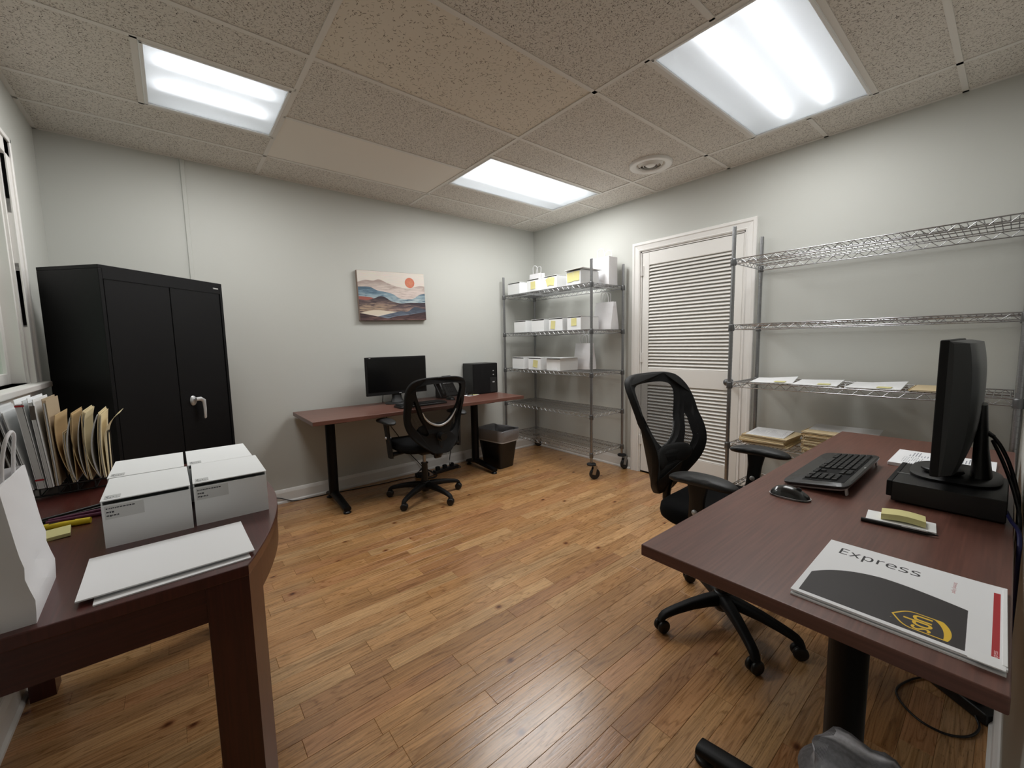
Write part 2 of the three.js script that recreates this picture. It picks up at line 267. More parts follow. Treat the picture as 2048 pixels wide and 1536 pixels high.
// round ceiling vent
{
  const t = thing('ceiling_vent', 'round white ceiling vent with stepped rings near the door', 'vent', [-0.56, H, 1.897]);
  const ring = (ra, rb, ya, yb) => lathe([[ra, ya], [rb, yb], [rb, yb + 0.003], [ra, ya + 0.003], [ra, ya]], 48);
  part('outer_ring', lathe([[0.152, 0.006], [0.15, -0.012], [0.142, -0.016], [0.108, -0.012], [0.1, -0.004], [0.1, 0.008]], 48), M.trim, t);
  for (const [ra, rb] of [[0.072, 0.088], [0.048, 0.062]]) part('ring', ring(ra, rb, -0.014, 0.004), M.trim, t);
  part('centre_disc', lathe([[0, -0.014], [0.03, -0.013], [0.038, -0.006], [0.038, -0.002], [0, -0.002]], 40), M.trim, t);
  part('throat', [lathe([[0.104, 0.006], [0.104, 0.0075], [0, 0.0075]], 40), bx(0.2, 0.006, 0.006, 0, 0.004, 0), bx(0.006, 0.006, 0.2, 0, 0.004, 0)], M.dark, t);
}

// baseboards with a shoe moulding
const baseProfile = [[0, 0], [0.022, 0], [0.022, 0.012], [0.014, 0.022], [0.012, 0.085], [0.008, 0.098], [0.004, 0.108], [0, 0.112]];
function baseboard(name, p, q) {
  const d = q.clone().sub(p), L = d.length(), g = new THREE.ExtrudeGeometry(shapeOf(baseProfile), { depth: L, bevelEnabled: false });
  const ang = Math.atan2(d.x, d.z); g.rotateY(ang); g.translate(p.x, 0, p.z); struct(name, g, M.trim);
}
baseboard('baseboard_back', V(0, 0, 0), V(-W, 0, 0).setY(0)); baseboard('baseboard_right', V(0, 0, 1.37), V(0, 0, 0));
baseboard('baseboard_door_side', V(0, 0, D), V(0, 0, 2.445)); baseboard('baseboard_left', V(-W, 0, 0.0), V(-W, 0, RZ)); baseboard('baseboard_near', V(RX, 0, D), V(0, 0, D));

// louvred door and its casing
{
  const [z0, z1, top] = DOOR, cas = (a) => a;
  const prof = (w) => [[0, 0], [0, 0.012], [w * 0.12, 0.018], [w * 0.2, 0.012], [w * 0.62, 0.016], [w * 0.72, 0.022], [w * 0.95, 0.022], [w, 0.018], [w, 0]];
  const cw = 0.08, t = structGroup('trim_1');
  const up = (zi, s) => { const g = new THREE.ExtrudeGeometry(shapeOf(prof(cw)), { depth: top + cw, bevelEnabled: false }); const p = g.attributes.position; for (let i = 0; i < p.count; i++) { const a = p.getX(i), b = p.getY(i), c = p.getZ(i); p.setXYZ(i, -b, Math.min(c, top + a), zi + s * a); } return toCreasedNormals(g, 0.3); };
  mesh('casing', up(z0, -1), M.trim, t); mesh('casing', up(z1, 1), M.trim, t);
  const h = new THREE.ExtrudeGeometry(shapeOf(prof(cw)), { depth: 1, bevelEnabled: false }); { const p = h.attributes.position; for (let i = 0; i < p.count; i++) { const a = p.getX(i), b = p.getY(i), c = p.getZ(i); p.setXYZ(i, -b, top + a, c < 0.5 ? z0 - a : z1 + a); } }
  mesh('casing', toCreasedNormals(h, 0.3), M.trim, t);
  mesh('jamb', [span(-0.002, 0.14, 0, top, z0 - 0.001, z0 + 0.012), span(-0.002, 0.14, 0, top, z1 - 0.012, z1 + 0.001), span(-0.002, 0.14, top - 0.012, top + 0.001, z0, z1)], M.trim, t);
  const d = structGroup('door_1'), a = z0 + 0.016, b = z1 - 0.016, x0 = 0.004, x1 = 0.039, sw = 0.066, P1 = [0.995, 1.935], P2 = [0.225, 0.845];
  mesh('stile', span(x0, x1, 0.012, top - 0.016, a, a + sw, 0.003), M.door, d); mesh('stile', span(x0, x1, 0.012, top - 0.016, b - sw, b, 0.003), M.door, d);
  for (const [y0, y1] of [[P1[1], top - 0.016], [P2[1], P1[0]], [0.012, P2[0]]]) mesh('rail', span(x0, x1, y0, y1, a + sw, b - sw, 0.003), M.door, d);
  const pitch = 0.0294, sg = new RoundedBoxGeometry(0.044, 0.0085, b - a - 2 * sw, 1, 0.0035); sg.rotateZ(0.72);
  for (const [y0, y1] of [P1, P2]) for (let y = y0 + pitch * 0.55; y < y1 - 0.006; y += pitch) { const m = mesh('louver_slat', sg, M.door, d); m.position.set((x0 + x1) / 2 + 0.001, y, (a + b) / 2); }
  const k = mesh('door_knob', [lathe([[0, -0.062], [0.018, -0.06], [0.027, -0.05], [0.028, -0.042], [0.02, -0.032], [0.011, -0.026], [0.011, -0.008], [0.028, -0.006], [0.03, 0.002]], 24).rotateZ(-PI / 2)], M.gunmetal, d); k.position.set(-0.001, 0.915, b - 0.07);
  for (const y of [1.888, 1.096, 0.312]) mesh('hinge', [cyl(V(-0.006, y - 0.045, a - 0.004), V(-0.006, y + 0.045, a - 0.004), 0.007, 0.007, 10), span(-0.001, 0.004, y - 0.045, y + 0.045, a - 0.02, a + 0.014)], M.trim, d);
}
// window in the left wall, only its near-corner casing in view
{
  const [z0, z1, y0, y1] = WIN, t = structGroup('window_1'), x = -W;
  const cas = (za, zb, ya, yb, v) => [span(x, x + 0.018, ya, yb, za, zb, 0.003), v ? span(x, x + 0.026, ya, yb, za, za + 0.022, 0.004) : span(x, x + 0.026, yb - 0.022, yb, za, zb, 0.004)];
  mesh('casing', [...cas(z0 - 0.09, z0, y0 - 0.02, y1 + 0.09, true), span(x, x + 0.022, y0, y1, z0 - 0.016, z0, 0.003)], M.trim, t);
  mesh('casing', [...cas(z1, z1 + 0.09, y0 - 0.02, y1 + 0.09, true)], M.trim, t);
  mesh('casing', [...cas(z0 - 0.09, z1 + 0.09, y1, y1 + 0.09, false)], M.trim, t);
  mesh('window_sill', [span(x - 0.14, x + 0.055, y0 - 0.028, y0, z0 - 0.11, z1 + 0.11, 0.006), span(x, x + 0.02, y0 - 0.1, y0 - 0.028, z0 - 0.09, z1 + 0.09, 0.004)], M.trim, t);
  mesh('jamb', [span(x - 0.139, x + 0.002, y0 - 0.002, y1 + 0.002, z0 - 0.004, z0 + 0.02), span(x - 0.139, x + 0.002, y0 - 0.002, y1 + 0.002, z1 - 0.02, z1 + 0.004), span(x - 0.139, x + 0.002, y1 - 0.02, y1 + 0.004, z0 + 0.02, z1 - 0.02)], M.trim, t);
  const sash = (ya, yb, xo) => [span(x - xo - 0.03, x - xo, ya, yb, z0 + 0.0185, z0 + 0.07, 0.004), span(x - xo - 0.03, x - xo, ya, yb, z1 - 0.07, z1 - 0.0185, 0.004), span(x - xo - 0.03, x - xo, ya, ya + 0.05, z0 + 0.07, z1 - 0.07, 0.004), span(x - xo - 0.03, x - xo, yb - 0.045, yb, z0 + 0.07, z1 - 0.07, 0.004)];
  const ym = (y0 + y1) / 2;
  mesh('stop', [span(x - 0.13, x - 0.006, y0 + 0.001, y1 - 0.021, z0 + 0.0195, z0 + 0.034, 0.003)], M.trim, t);
  mesh('sash', sash(y0, ym + 0.02, 0.05), M.trim, t); mesh('sash', sash(ym - 0.02, y1 - 0.02, 0.085), M.trim, t);
  mesh('pane', span(x - 0.067, x - 0.063, y0 + 0.05, ym - 0.02, z0 + 0.07, z1 - 0.07), M.glass, t); mesh('pane', span(x - 0.102, x - 0.098, ym + 0.02, y1 - 0.06, z0 + 0.07, z1 - 0.07), M.glass, t);
}
// surface-mounted cable raceway beside the cabinet
single('cable_raceway', 'slim vertical cable raceway painted wall grey above the black cabinet', 'raceway', [span(-3.2575, -3.2325, 0.115, H, 0, 0.012, 0.004)], M.wall);

// ───────────── T-leg desks ─────────────
function makeDesk(label) {                                     // origin on the floor under the middle of the top
  const t = thing('desk', label, 'desk'), L = 1.94, Dp = 0.612, h = 0.735;
  part('tabletop', uvm(bx(L, 0.03, Dp, 0, h - 0.015, 0, 0.003)), M.mahog, t);
  for (const s of [-1, 1]) {                                     // the column stands towards the back edge, the long foot reaches forward
    const x = s < 0 ? -0.755 : 0.635, l = part('leg', [cyl(V(x, 0.07, -0.08), V(x, h - 0.03, -0.08), 0.037, 0.037, 24), bx(0.09, 0.02, 0.42, x, h - 0.04, 0, 0.004)], M.blackMetal, t);
    const rings = []; for (let i = 0; i <= 24; i++) { const z = -0.222 + 0.474 * i / 24, k = z < -0.08 ? (-0.08 - z) / 0.142 : (z + 0.08) / 0.332, y = 0.07 - 0.034 * k ** 1.15; rings.push(oval(V(x, y, z), V(1, 0, 0), V(0, 1, 0), 0.031 - 0.004 * k, 0.026 - 0.01 * k, 14, 2.8)); }
    part('foot', loft(rings, true, 0.9), M.blackMetal, l);
    for (const z of [0.234, -0.204]) part('glide', lathe([[0, 0], [0.026, 0], [0.029, 0.006], [0.024, 0.014], [0.012, 0.018], [0.01, 0.036], [0, 0.036]], 18).translate(x, 0, z), M.black, l);
  }
  part('crossbar', bx(1.39, 0.04, 0.025, -0.06, h - 0.05, 0, 0.003), M.blackMetal, t);
  return t;
}
const DH = 0.735;
const desk1 = makeDesk('mahogany-topped desk with black T legs against the wall under the landscape picture'); desk1.position.set(-1.713, 0, 0.332);
const desk2 = copy(desk1, 'mahogany-topped desk with black T legs holding the big white and dark mailer', [-1.523, 0, 3.418], PI);
{ const l = desk2.children.filter((c) => c.name === 'leg'); l[1].position.x = 0.095; }

// ───────────── office chairs ─────────────
function makeChair(label) {                                    // faces +z
  const t = thing('office_chair', label, 'chair');
  part('hub', [lathe([[0, 0.055], [0.03, 0.055], [0.042, 0.075], [0.044, 0.11], [0.036, 0.135], [0.03, 0.14], [0, 0.14]], 24)], M.black, t);
  part('column', [cyl(V(0, 0.13, 0), V(0, 0.29, 0), 0.027, 0.024, 20), cyl(V(0, 0.285, 0), V(0, 0.292, 0), 0.03, 0.03, 20)], M.black, t);
  const wheel = () => { const w = []; for (const s of [-1, 1]) w.push(tr(lathe([[0, -0.011], [0.02, -0.011], [0.027, -0.006], [0.0285, 0], [0.027, 0.006], [0.02, 0.011], [0, 0.011]], 18), s * 0.0135, 0.0285, 0, 0, 0, PI / 2)); return w; };
  for (let k = 0; k < 5; k++) {
    const rings = [];
    const path = [[0.02, 0.104, 0.027, 0.03], [0.08, 0.106, 0.025, 0.026], [0.16, 0.101, 0.022, 0.021], [0.23, 0.09, 0.0195, 0.0175], [0.272, 0.081, 0.019, 0.016], [0.292, 0.074, 0.0185, 0.0155]];
    for (const [r, y, a, b] of path) rings.push(oval(V(r, y, 0), V(0, 0, 1), V(0, 1, 0), a, b, 14, 2.7));
    rings.push(oval(V(0.303, 0.064, 0), V(0, 0, 1), V(0.5, 0.85, 0), 0.018, 0.013, 14, 2.5), oval(V(0.3065, 0.052, 0), V(0, 0, 1), V(1, 0.1, 0), 0.0165, 0.0125, 14, 2.5));
    const l = part('star_leg', loft(rings, true, 0.9), M.blackSoft, t); l.rotation.y = -(6 + 72 * k) * PI / 180;
    const c = part('caster', [...wheel(), bx(0.03, 0.03, 0.012, 0, 0.042, 0, 0.005), cyl(V(0, 0.04, 0), V(0, 0.06, 0), 0.006)].map((g) => g), M.black, l); c.position.set(0.3, 0, 0); c.rotation.y = 0.9 + k * 1.3;
  }
  const up = (n, g, m, p = t) => { const o = part(n, g, m, p); if (p === t) o.userData.upper = 1; return o; };
  up('gas_lift', cyl(V(0, 0.2, 0), V(0, 0.4, 0), 0.0135, 0.0135, 16), M.chromeDull);
  up('mechanism', [bx(0.16, 0.045, 0.22, 0, 0.405, 0, 0.012), bx(0.22, 0.012, 0.3, 0, 0.426, 0.01), cyl(V(0.08, 0.4, 0.02), V(0.23, 0.395, 0.03), 0.005), bx(0.05, 0.012, 0.025, 0.245, 0.394, 0.03, 0.005)], M.black);
  { // seat cushion: rounded square with a waterfall front
    const rings = [], n = 40; for (const [y, s] of [[0.425, 0.80], [0.43, 0.92], [0.445, 0.985], [0.465, 1.0], [0.485, 0.985], [0.497, 0.93], [0.503, 0.82], [0.505, 0.55], [0.504, 0.2]]) {
      rings.push(oval(V(0, y, 0.02), V(1, 0, 0), V(0, 0, 1), 0.252 * s, 0.245 * s, n, 4).map((p) => { const f = Math.max(0, (p.z - 0.12) / 0.14); p.y -= 0.035 * f * f; p.y += 0.012 * (p.x / 0.25) ** 2 * (y > 0.47 ? 1 : 0); return p; }));
    }
    up('seat', loft(rings, true, 1.2), M.blackFabric);
  }
  // backrest: outline in (u, v), bent to the back's curve
  const Y0 = 0.435, BH = 0.575;
  const bend = (u, v, w) => V(u, Y0 + v * BH, -0.285 + 0.04 * Math.sin(Math.min(1, v / 0.62) * PI) - 0.03 * Math.max(0, v - 0.3) + u * u * (0.75 + 0.8 * Math.sin(Math.min(1, v * 1.05) * PI)) + w);
  const bendGeo = (g) => { const p = g.attributes.position; for (let i = 0; i < p.count; i++) { const q = bend(p.getX(i), p.getY(i) / BH, p.getZ(i)); p.setXYZ(i, q.x, q.y, q.z); } return prep(toCreasedNormals(g, 0.8)); };
  const half = [[0, 1.0], [0.08, 0.998], [0.16, 0.985], [0.215, 0.95], [0.243, 0.88], [0.252, 0.78], [0.25, 0.62], [0.242, 0.47], [0.228, 0.34], [0.2, 0.22], [0.15, 0.12], [0.1, 0.05], [0.06, 0.005], [0, 0.0]];
  const mirror = (h) => [...h, ...h.slice(1, -1).reverse().map(([u, v]) => [-u, v])].map(([u, v]) => [u, v * BH]);
  const shape = shapeOf(smooth(mirror(half), 120));
  const h1 = [[0, 0.925], [0.09, 0.922], [0.15, 0.912], [0.188, 0.885], [0.196, 0.83], [0.18, 0.72], [0.155, 0.6], [0.115, 0.47], [0.06, 0.39], [0, 0.365]];
  shape.holes.push(new THREE.Path(smooth(mirror(h1), 70).map(([x, y]) => new THREE.Vector2(x, y))));
  const h2 = [[0.204, 0.72], [0.216, 0.62], [0.216, 0.5], [0.206, 0.41], [0.178, 0.325], [0.145, 0.265], [0.105, 0.232], [0.092, 0.25], [0.1, 0.31], [0.12, 0.38], [0.15, 0.48], [0.182, 0.62]];
  for (const s of [1, -1]) shape.holes.push(new THREE.Path(smooth(h2.map(([u, v]) => [s * u, v * BH]), 60).map(([x, y]) => new THREE.Vector2(x, y))));
  up('back_frame', bendGeo(new THREE.ExtrudeGeometry(shape, { depth: 0.02, bevelEnabled: true, bevelThickness: 0.007, bevelSize: 0.006, bevelSegments: 2, curveSegments: 8 }).translate(0, 0, -0.02)), M.blackSoft);
  { // mesh skin stretched over the front of the frame
    const out = smooth(mirror(half), 120).filter(([u]) => u >= -1e-6).sort((a, b) => a[1] - b[1]);
    const hw = (y) => { for (let i = 1; i < out.length; i++) if (out[i][1] >= y) { const [a, b] = [out[i - 1], out[i]], k = (y - a[1]) / Math.max(1e-6, b[1] - a[1]); return a[0] + (b[0] - a[0]) * k; } return 0.02; };
    const nu = 24, nv = 44, pos = [], uv = [], idx = [];
    for (let j = 0; j <= nv; j++) for (let i = 0; i <= nu; i++) { const v = 0.04 + 0.955 * j / nv, u = (i / nu * 2 - 1) * Math.max(0.01, hw(v * BH) - 0.004), q = bend(u, v, 0.0085); pos.push(q.x, q.y, q.z); uv.push(u, v * BH); }
    for (let j = 0; j < nv; j++) for (let i = 0; i < nu; i++) { const a = j * (nu + 1) + i, b = a + nu + 1; idx.push(a, a + 1, b, a + 1, b + 1, b); }
    const g = new THREE.BufferGeometry(); g.setAttribute('position', new THREE.Float32BufferAttribute(pos, 3)); g.setAttribute('uv', new THREE.Float32BufferAttribute(uv, 2)); g.setIndex(idx); g.computeVertexNormals();
    up('mesh_panel', g, M.meshFabric);
  }
  { const pts = [[-0.146, 0.555], [-0.12, 0.475], [-0.075, 0.4], [0, 0.358], [0.075, 0.4], [0.12, 0.475], [0.146, 0.555]].map(([u, v]) => bend(u, v, -0.03));
    const c = new THREE.CatmullRomCurve3(pts), rings = []; for (let i = 0; i <= 24; i++) { const p = c.getPoint(i / 24), k = 1 - Math.abs(i / 12 - 1) ** 2 * 0.65, tg = c.getTangent(i / 24), n = V(0, 0, 1).cross(tg).normalize(); rings.push(oval(p, n, V(0, 0, 1), 0.0085 * k, 0.005, 10)); }
    up('trim_strip', loft(rings), M.silver).userData.label = 'pale grey curved strip across the back'; }
  { const rings = []; for (let i = 0; i <= 16; i++) { const k = i / 8 - 1, s = Math.sqrt(Math.max(0.02, 1 - k ** 4)), p = bend(k * 0.165, 0.30, 0.002); rings.push(oval(p, V(0, 1, 0), V(0, 0, 1), 0.052 * s, 0.012 * s + 0.002, 16)); }
    up('lumbar_pad', loft(rings, true, 1), M.blackSoft); }
  up('tension_knob', [cyl(bend(0, 0.215, -0.02), bend(0, 0.215, -0.075), 0.028, 0.026, 20), cyl(bend(0, 0.215, -0.02), bend(0, 0.215, -0.035), 0.036, 0.036, 20)], M.black);
  up('back_support', [tube([V(0, 0.412, -0.06), V(0, 0.402, -0.17), V(0, 0.405, -0.235), V(0, 0.425, -0.268), V(0, 0.47, -0.272), V(0, 0.53, -0.262)], 0.019, 28, 10), bx(0.06, 0.05, 0.03, 0, 0.4, -0.22, 0.01)], M.black);
  for (const s of [-1, 1]) {
    const st = [[0.12, 0.418, 0.0, 0.03, 0.012], [0.22, 0.412, 0.0, 0.032, 0.012], [0.275, 0.41, 0.0, 0.034, 0.014]].map(([x, y, z, a, b]) => oval(V(s * x, y, z), V(0, 0, 1), V(0, 1, 0), a, b, 12, 3));
    const po = [[0.285, 0.385, 0.0, 0.034], [0.29, 0.44, 0.002, 0.033], [0.296, 0.52, 0.008, 0.029], [0.302, 0.6, 0.014, 0.03], [0.305, 0.655, 0.016, 0.04]].map(([x, y, z, a]) => oval(V(s * x, y, z), V(0, 0, 1), V(1, 0, 0), a, 0.0145, 12, 3));
    const post = up('arm_post', [loft(st), loft(po)], M.black);
    part('button', tr(lathe([[0, 0.006], [0.008, 0.005], [0.0115, 0.0], [0.0115, -0.006]], 16), s * 0.315, 0.545, 0.01, 0, 0, -s * PI / 2), M.silver, post).userData.label = 'silver height button';
    part('button', tr(lathe([[0, 0.006], [0.008, 0.005], [0.0115, 0.0], [0.0115, -0.006]], 16), s * 0.28, 0.54, 0.01, 0, 0, s * PI / 2), M.silver, post);
    const rings = []; for (let i = 0; i <= 22; i++) { const k = i / 11 - 1, e = Math.sqrt(Math.max(0.004, 1 - Math.abs(k) ** 3.2)), z = 0.03 + k * 0.132; rings.push(oval(V(s * 0.3, 0.676 - 0.012 * k * k, z), V(1, 0, 0), V(0, 1, 0), 0.05 * e, 0.02 * e, 18, 2.6)); }
    up('arm_pad', loft(rings, true, 1), M.charcoal);
  }
  return t;
}
const chair1 = makeChair('black mesh office chair seen from behind, pale curved strip on its back'); chair1.position.set(-1.862, 0, 0.665); chair1.rotation.y = PI + 0.02;
const chair2 = copy(chair1, 'black mesh office chair pulled up to the desk with the keyboard', [-1.575, 0, 2.932], 0.03);
for (const c of chair2.children) { if (c.userData.upper) { const back = /back_frame|mesh_panel|trim_strip|lumbar|tension/.test(c.name), a = -0.15; c.position.y += back ? 0.095 : 0.05; if (back) { c.rotation.x = a; const py = 0.46, pz = -0.27; c.position.y += py - (py * Math.cos(a) - pz * Math.sin(a)); c.position.z += pz - (py * Math.sin(a) + pz * Math.cos(a)); } } if (c.name === 'star_leg') c.rotation.y -= 14 * PI / 180; }
for (const c of chair1.children) if (c.name === 'star_leg') c.rotation.y += (PI + 0.02) * -1;
for (const n of ['arm_pad', 'arm_post']) chair1.children.filter((c) => c.name === n)[0].position.x -= 0.045;   // one arm set wider
for (const ch of [chair1, chair2]) ch.traverse((o) => delete o.userData.upper);

// ───────────── black storage cabinet standing across the corner ─────────────
{
  const th = 42.5 * PI / 180, w = 0.702, d = 0.352, h = 1.668, n = V(Math.sin(th), 0, Math.cos(th)), c = V(-3.3775, 0, 0.6805).addScaledVector(n, -d / 2);
  const t = thing('storage_cabinet', 'black two-door metal storage cabinet standing diagonally in the corner', 'cabinet', [c.x, 0, c.z], th);
  const s = 0.018, f = d / 2; // shell, open at the front
  part('body', [bx(w, s, d, 0, h - s / 2, 0, 0.002), bx(s, h - s, d, -w / 2 + s / 2, (h - s) / 2, 0, 0.002), bx(s, h - s, d, w / 2 - s / 2, (h - s) / 2, 0, 0.002), bx(w - 2 * s, h - s, 0.01, 0, (h - s) / 2, -d / 2 + 0.006), bx(w - 2 * s, 0.06, d - 0.04, 0, 0.03, 0), bx(w - 2 * s, 0.05, 0.02, 0, h - s - 0.022, f - 0.01)], M.cabinet, t);
  const gap = 0.0035, dw = (w - 2 * s - 3 * gap) / 2, dy0 = 0.065, dy1 = h - 0.062;
  for (const k of [-1, 1]) { const dr = part('door', bx(dw, dy1 - dy0 - gap, 0.02, k * (dw / 2 + gap / 2), (dy0 + dy1) / 2, f - 0.013, 0.0025), M.cabinet, t);
    if (k > 0) { part('handle', [lathe([[0, 0.012], [0.014, 0.011], [0.019, 0.004], [0.02, 0]], 20).scale(1, 1, 1.5).rotateX(PI / 2).translate(0.078, 0.955, f - 0.003), cyl(V(0.078, 0.962, f), V(0.078, 0.962, f + 0.026), 0.008), loft([oval(V(0.07, 0.964, f + 0.026), V(0, 1, 0), V(0, 0, 1), 0.011, 0.006, 10), oval(V(0.1, 0.963, f + 0.028), V(0.2, 1, 0), V(0, 0, 1), 0.012, 0.007, 10), oval(V(0.117, 0.95, f + 0.03), V(1, 0.6, 0), V(0, 0, 1), 0.011, 0.007, 10), oval(V(0.119, 0.9, f + 0.031), V(1, 0, 0), V(0, 0, 1), 0.01, 0.006, 10), oval(V(0.117, 0.85, f + 0.031), V(1, 0, 0), V(0, 0, 1), 0.0085, 0.005, 10), oval(V(0.116, 0.843, f + 0.031), V(1, 0, 0), V(0, 0, 1), 0.005, 0.003, 10)])], M.silver, dr); } }
  const NP = canvasTex(128, 32, (x, W0, H0) => { x.fillStyle = '#17181a'; x.fillRect(0, 0, W0, H0); x.fillStyle = '#d8d8d6'; x.fillRect(8, 6, 112, 8); x.fillRect(8, 19, 112, 7); });
  part('nameplate', bx(0.04, 0.011, 0.0015, 0.303, h - 0.035, f + 0.0006), std('#ffffff', 0.4, { map: NP }), t);
}

// ───────────── bow-front side table ─────────────
const TH = 0.735, TZ = [1.31, 2.545];
{
  const t = thing('side_table', 'dark cherry bow-front table with white boxes on it, under the window', 'table');
  const zc = (TZ[0] + TZ[1]) / 2, hz = (TZ[1] - TZ[0]) / 2, bow = (k, o = 0) => -3.29 - o + 0.15 * (1 - (k / hz) ** 2);
  const outline = (o) => { const p = [[-W + 0.028 + o, -(TZ[0] + o)], [-W + 0.028 + o, -(TZ[1] - o)]]; for (let i = 0; i <= 40; i++) { const k = (hz - o) * (1 - i / 20); p.push([bow(k, o), -(zc + k)]); } return p; };
  const flat = (o, y0, y1, bev) => { const g = new THREE.ExtrudeGeometry(shapeOf(outline(o)), { depth: y1 - y0 - 2 * bev, bevelEnabled: bev > 0, bevelThickness: bev, bevelSize: bev, bevelOffset: -bev, bevelSegments: 2 }); g.rotateX(-PI / 2); g.translate(0, y0 + bev, 0); return g; };
  part('tabletop', uvm(flat(0, TH - 0.028, TH, 0.003), true), M.cherry, t);
  // apron: straight at the ends and back, curved along the bow
  const a0 = TH - 0.112, a1 = TH - 0.028, ring = outline(0.004), inn = outline(0.03).reverse();
  const sh = shapeOf(ring); sh.holes.push(new THREE.Path(inn.map(([x, y]) => new THREE.Vector2(x, y))));
  part('apron', uvm(new THREE.ExtrudeGeometry(sh, { depth: a1 - a0, bevelEnabled: false }).rotateX(-PI / 2).translate(0, a0, 0)), M.cherryDark, t);
  const leg = (pts) => part('leg', uvm(new THREE.ExtrudeGeometry(shapeOf(pts.map(([x, z]) => [x, -z])), { depth: a1, bevelEnabled: true, bevelThickness: 0.001, bevelSize: 0.002, bevelOffset: -0.002, bevelSegments: 1 }).rotateX(-PI / 2), true), M.cherryDark, t);
  const e = TZ[1] - 0.0015, f = 1.45, out = (z) => bow(z - zc, 0.001);
  leg([[-3.376, e], [out(e), e], [out(e - 0.08), e - 0.08], [-3.376, e - 0.08]]); leg([[-3.345, f + 0.08], [-3.262, f + 0.08], [-3.262, f], [-3.345, f]]);
  leg([[-W + 0.034, e], [-W + 0.114, e], [-W + 0.114, e - 0.08], [-W + 0.034, e - 0.08]]); leg([[-W + 0.034, f + 0.08], [-W + 0.1, f + 0.08], [-W + 0.1, f], [-W + 0.034, f]]);
}

// ───────────── chrome wire racks ─────────────
const RL = 1.24, RD = 0.46;                                    // along z, along x
const shelfGeo = (() => {
  const w = [], x0 = -RD / 2 + 0.012, x1 = RD / 2 - 0.012, z0 = -RL / 2 + 0.012, z1 = RL / 2 - 0.012, n = 47;
  for (let i = 0; i < n; i++) { const z = z0 + (z1 - z0) * (i + 0.5) / n; w.push(cyl(V(x0, 0, z), V(x1, 0, z), 0.0021, 0.0021, 5, true)); }
  for (const x of [-0.12, 0, 0.12]) w.push(cyl(V(x, -0.005, z0), V(x, -0.005, z1), 0.0032, 0.0032, 6, true));
  return merge(w);
})();
const trussGeo = (() => {
  const w = [], h = 0.03, x0 = -RD / 2 + 0.006, x1 = RD / 2 - 0.006, z0 = -RL / 2 + 0.012, z1 = RL / 2 - 0.012;
  const zig = (p, q, n) => { const a = []; for (let i = 0; i <= n; i++) { const k = i / n; a.push(p.clone().lerp(q, k).setY(i % 2 ? 0 : -h)); } for (let i = 0; i < n; i++) w.push(cyl(a[i], a[i + 1], 0.002, 0.002, 5, true)); };
  const rail = (p, q) => { for (const y of [0.001, -h]) w.push(cyl(p.clone().setY(y), q.clone().setY(y), 0.0032, 0.0032, 7, true)); };
  for (const x of [x0, x1]) { rail(V(x, 0, z0), V(x, 0, z1)); zig(V(x, 0, z0), V(x, 0, z1), 38); }
  for (const z of [z0, z1]) { rail(V(x0, 0, z), V(x1, 0, z)); zig(V(x0, 0, z), V(x1, 0, z), 14); }
  return merge(w);
})();
function postGeo(y0, y1) { const p = [[0, y0], [0.0125, y0]]; for (let y = y0 + 0.0254; y < y1 - 0.01; y += 0.0254) p.push([0.0125, y - 0.0018], [0.0114, y - 0.0012], [0.0114, y + 0.0012], [0.0125, y + 0.0018]); p.push([0.0125, y1 - 0.002], [0.0115, y1], [0, y1]); return prep(toCreasedNormals(lathe(p, 14), 0.3)); }
const collarGeo = lathe([[0.0126, -0.032], [0.0185, -0.032], [0.0175, 0.004], [0.0155, 0.012], [0.0126, 0.012]], 16);
function makeRack(label, x, z, ys, foot, top) {
  const t = thing('wire_rack', label, 'rack', [x, 0, z]), pg = postGeo(foot, top);
  for (const sx of [-1, 1]) for (const sz of [-1, 1]) {
    const p = part('post', pg, M.chromeDull, t); p.position.set(sx * RD / 2, 0, sz * RL / 2);
    const c = part('caster', [lathe([[0.008, 0.155], [0.014, 0.152], [0.04, 0.146], [0.043, 0.138], [0.04, 0.13], [0.014, 0.126], [0, 0.126]], 20)], M.rubber, t); c.position.copy(p.position);
    part('wheel', tr(lathe([[0, -0.014], [0.03, -0.014], [0.046, -0.013], [0.05, -0.008], [0.05, 0.008], [0.046, 0.013], [0.03, 0.014], [0, 0.014]], 22), 0.02, 0.05, 0.02, 0, 1.1 + sx * 0.1 + sz * 0.15, PI / 2), M.charcoal, c);
    part('fork', [-1, 1].map((s) => tr(bx(0.003, 0.085, 0.035, s * 0.019, 0, 0, 0.001), 0.016, 0.087, 0.016, 0.25, 1.1 + sx * 0.1 + sz * 0.15, 0)).concat([bx(0.045, 0.004, 0.045, 0.012, 0.126, 0.012)]), M.steel, c);
  }
  for (const y of ys) {
    const s = part('shelf', shelfGeo, M.chrome, t); s.position.y = y;
    part('edge_truss', trussGeo, M.chrome, s);
    for (const sx of [-1, 1]) for (const sz of [-1, 1]) part('collar', collarGeo, M.gunmetal, s).position.set(sx * RD / 2, -0.008, sz * RL / 2);
  }
  return t;
}
const S1 = [1.772, 1.362, 0.972, 0.592, 0.24], S2 = [1.776, 1.348, 0.963, 0.548, 0.24];
makeRack('chrome wire shelving rack on casters in the corner, holding white boxes and bags', -0.285, 0.682, S1, 0.155, 1.972);
makeRack('chrome wire shelving rack behind the desk, holding papers and folder stacks', -0.262, 3.098, S2, 0.155, 1.985);

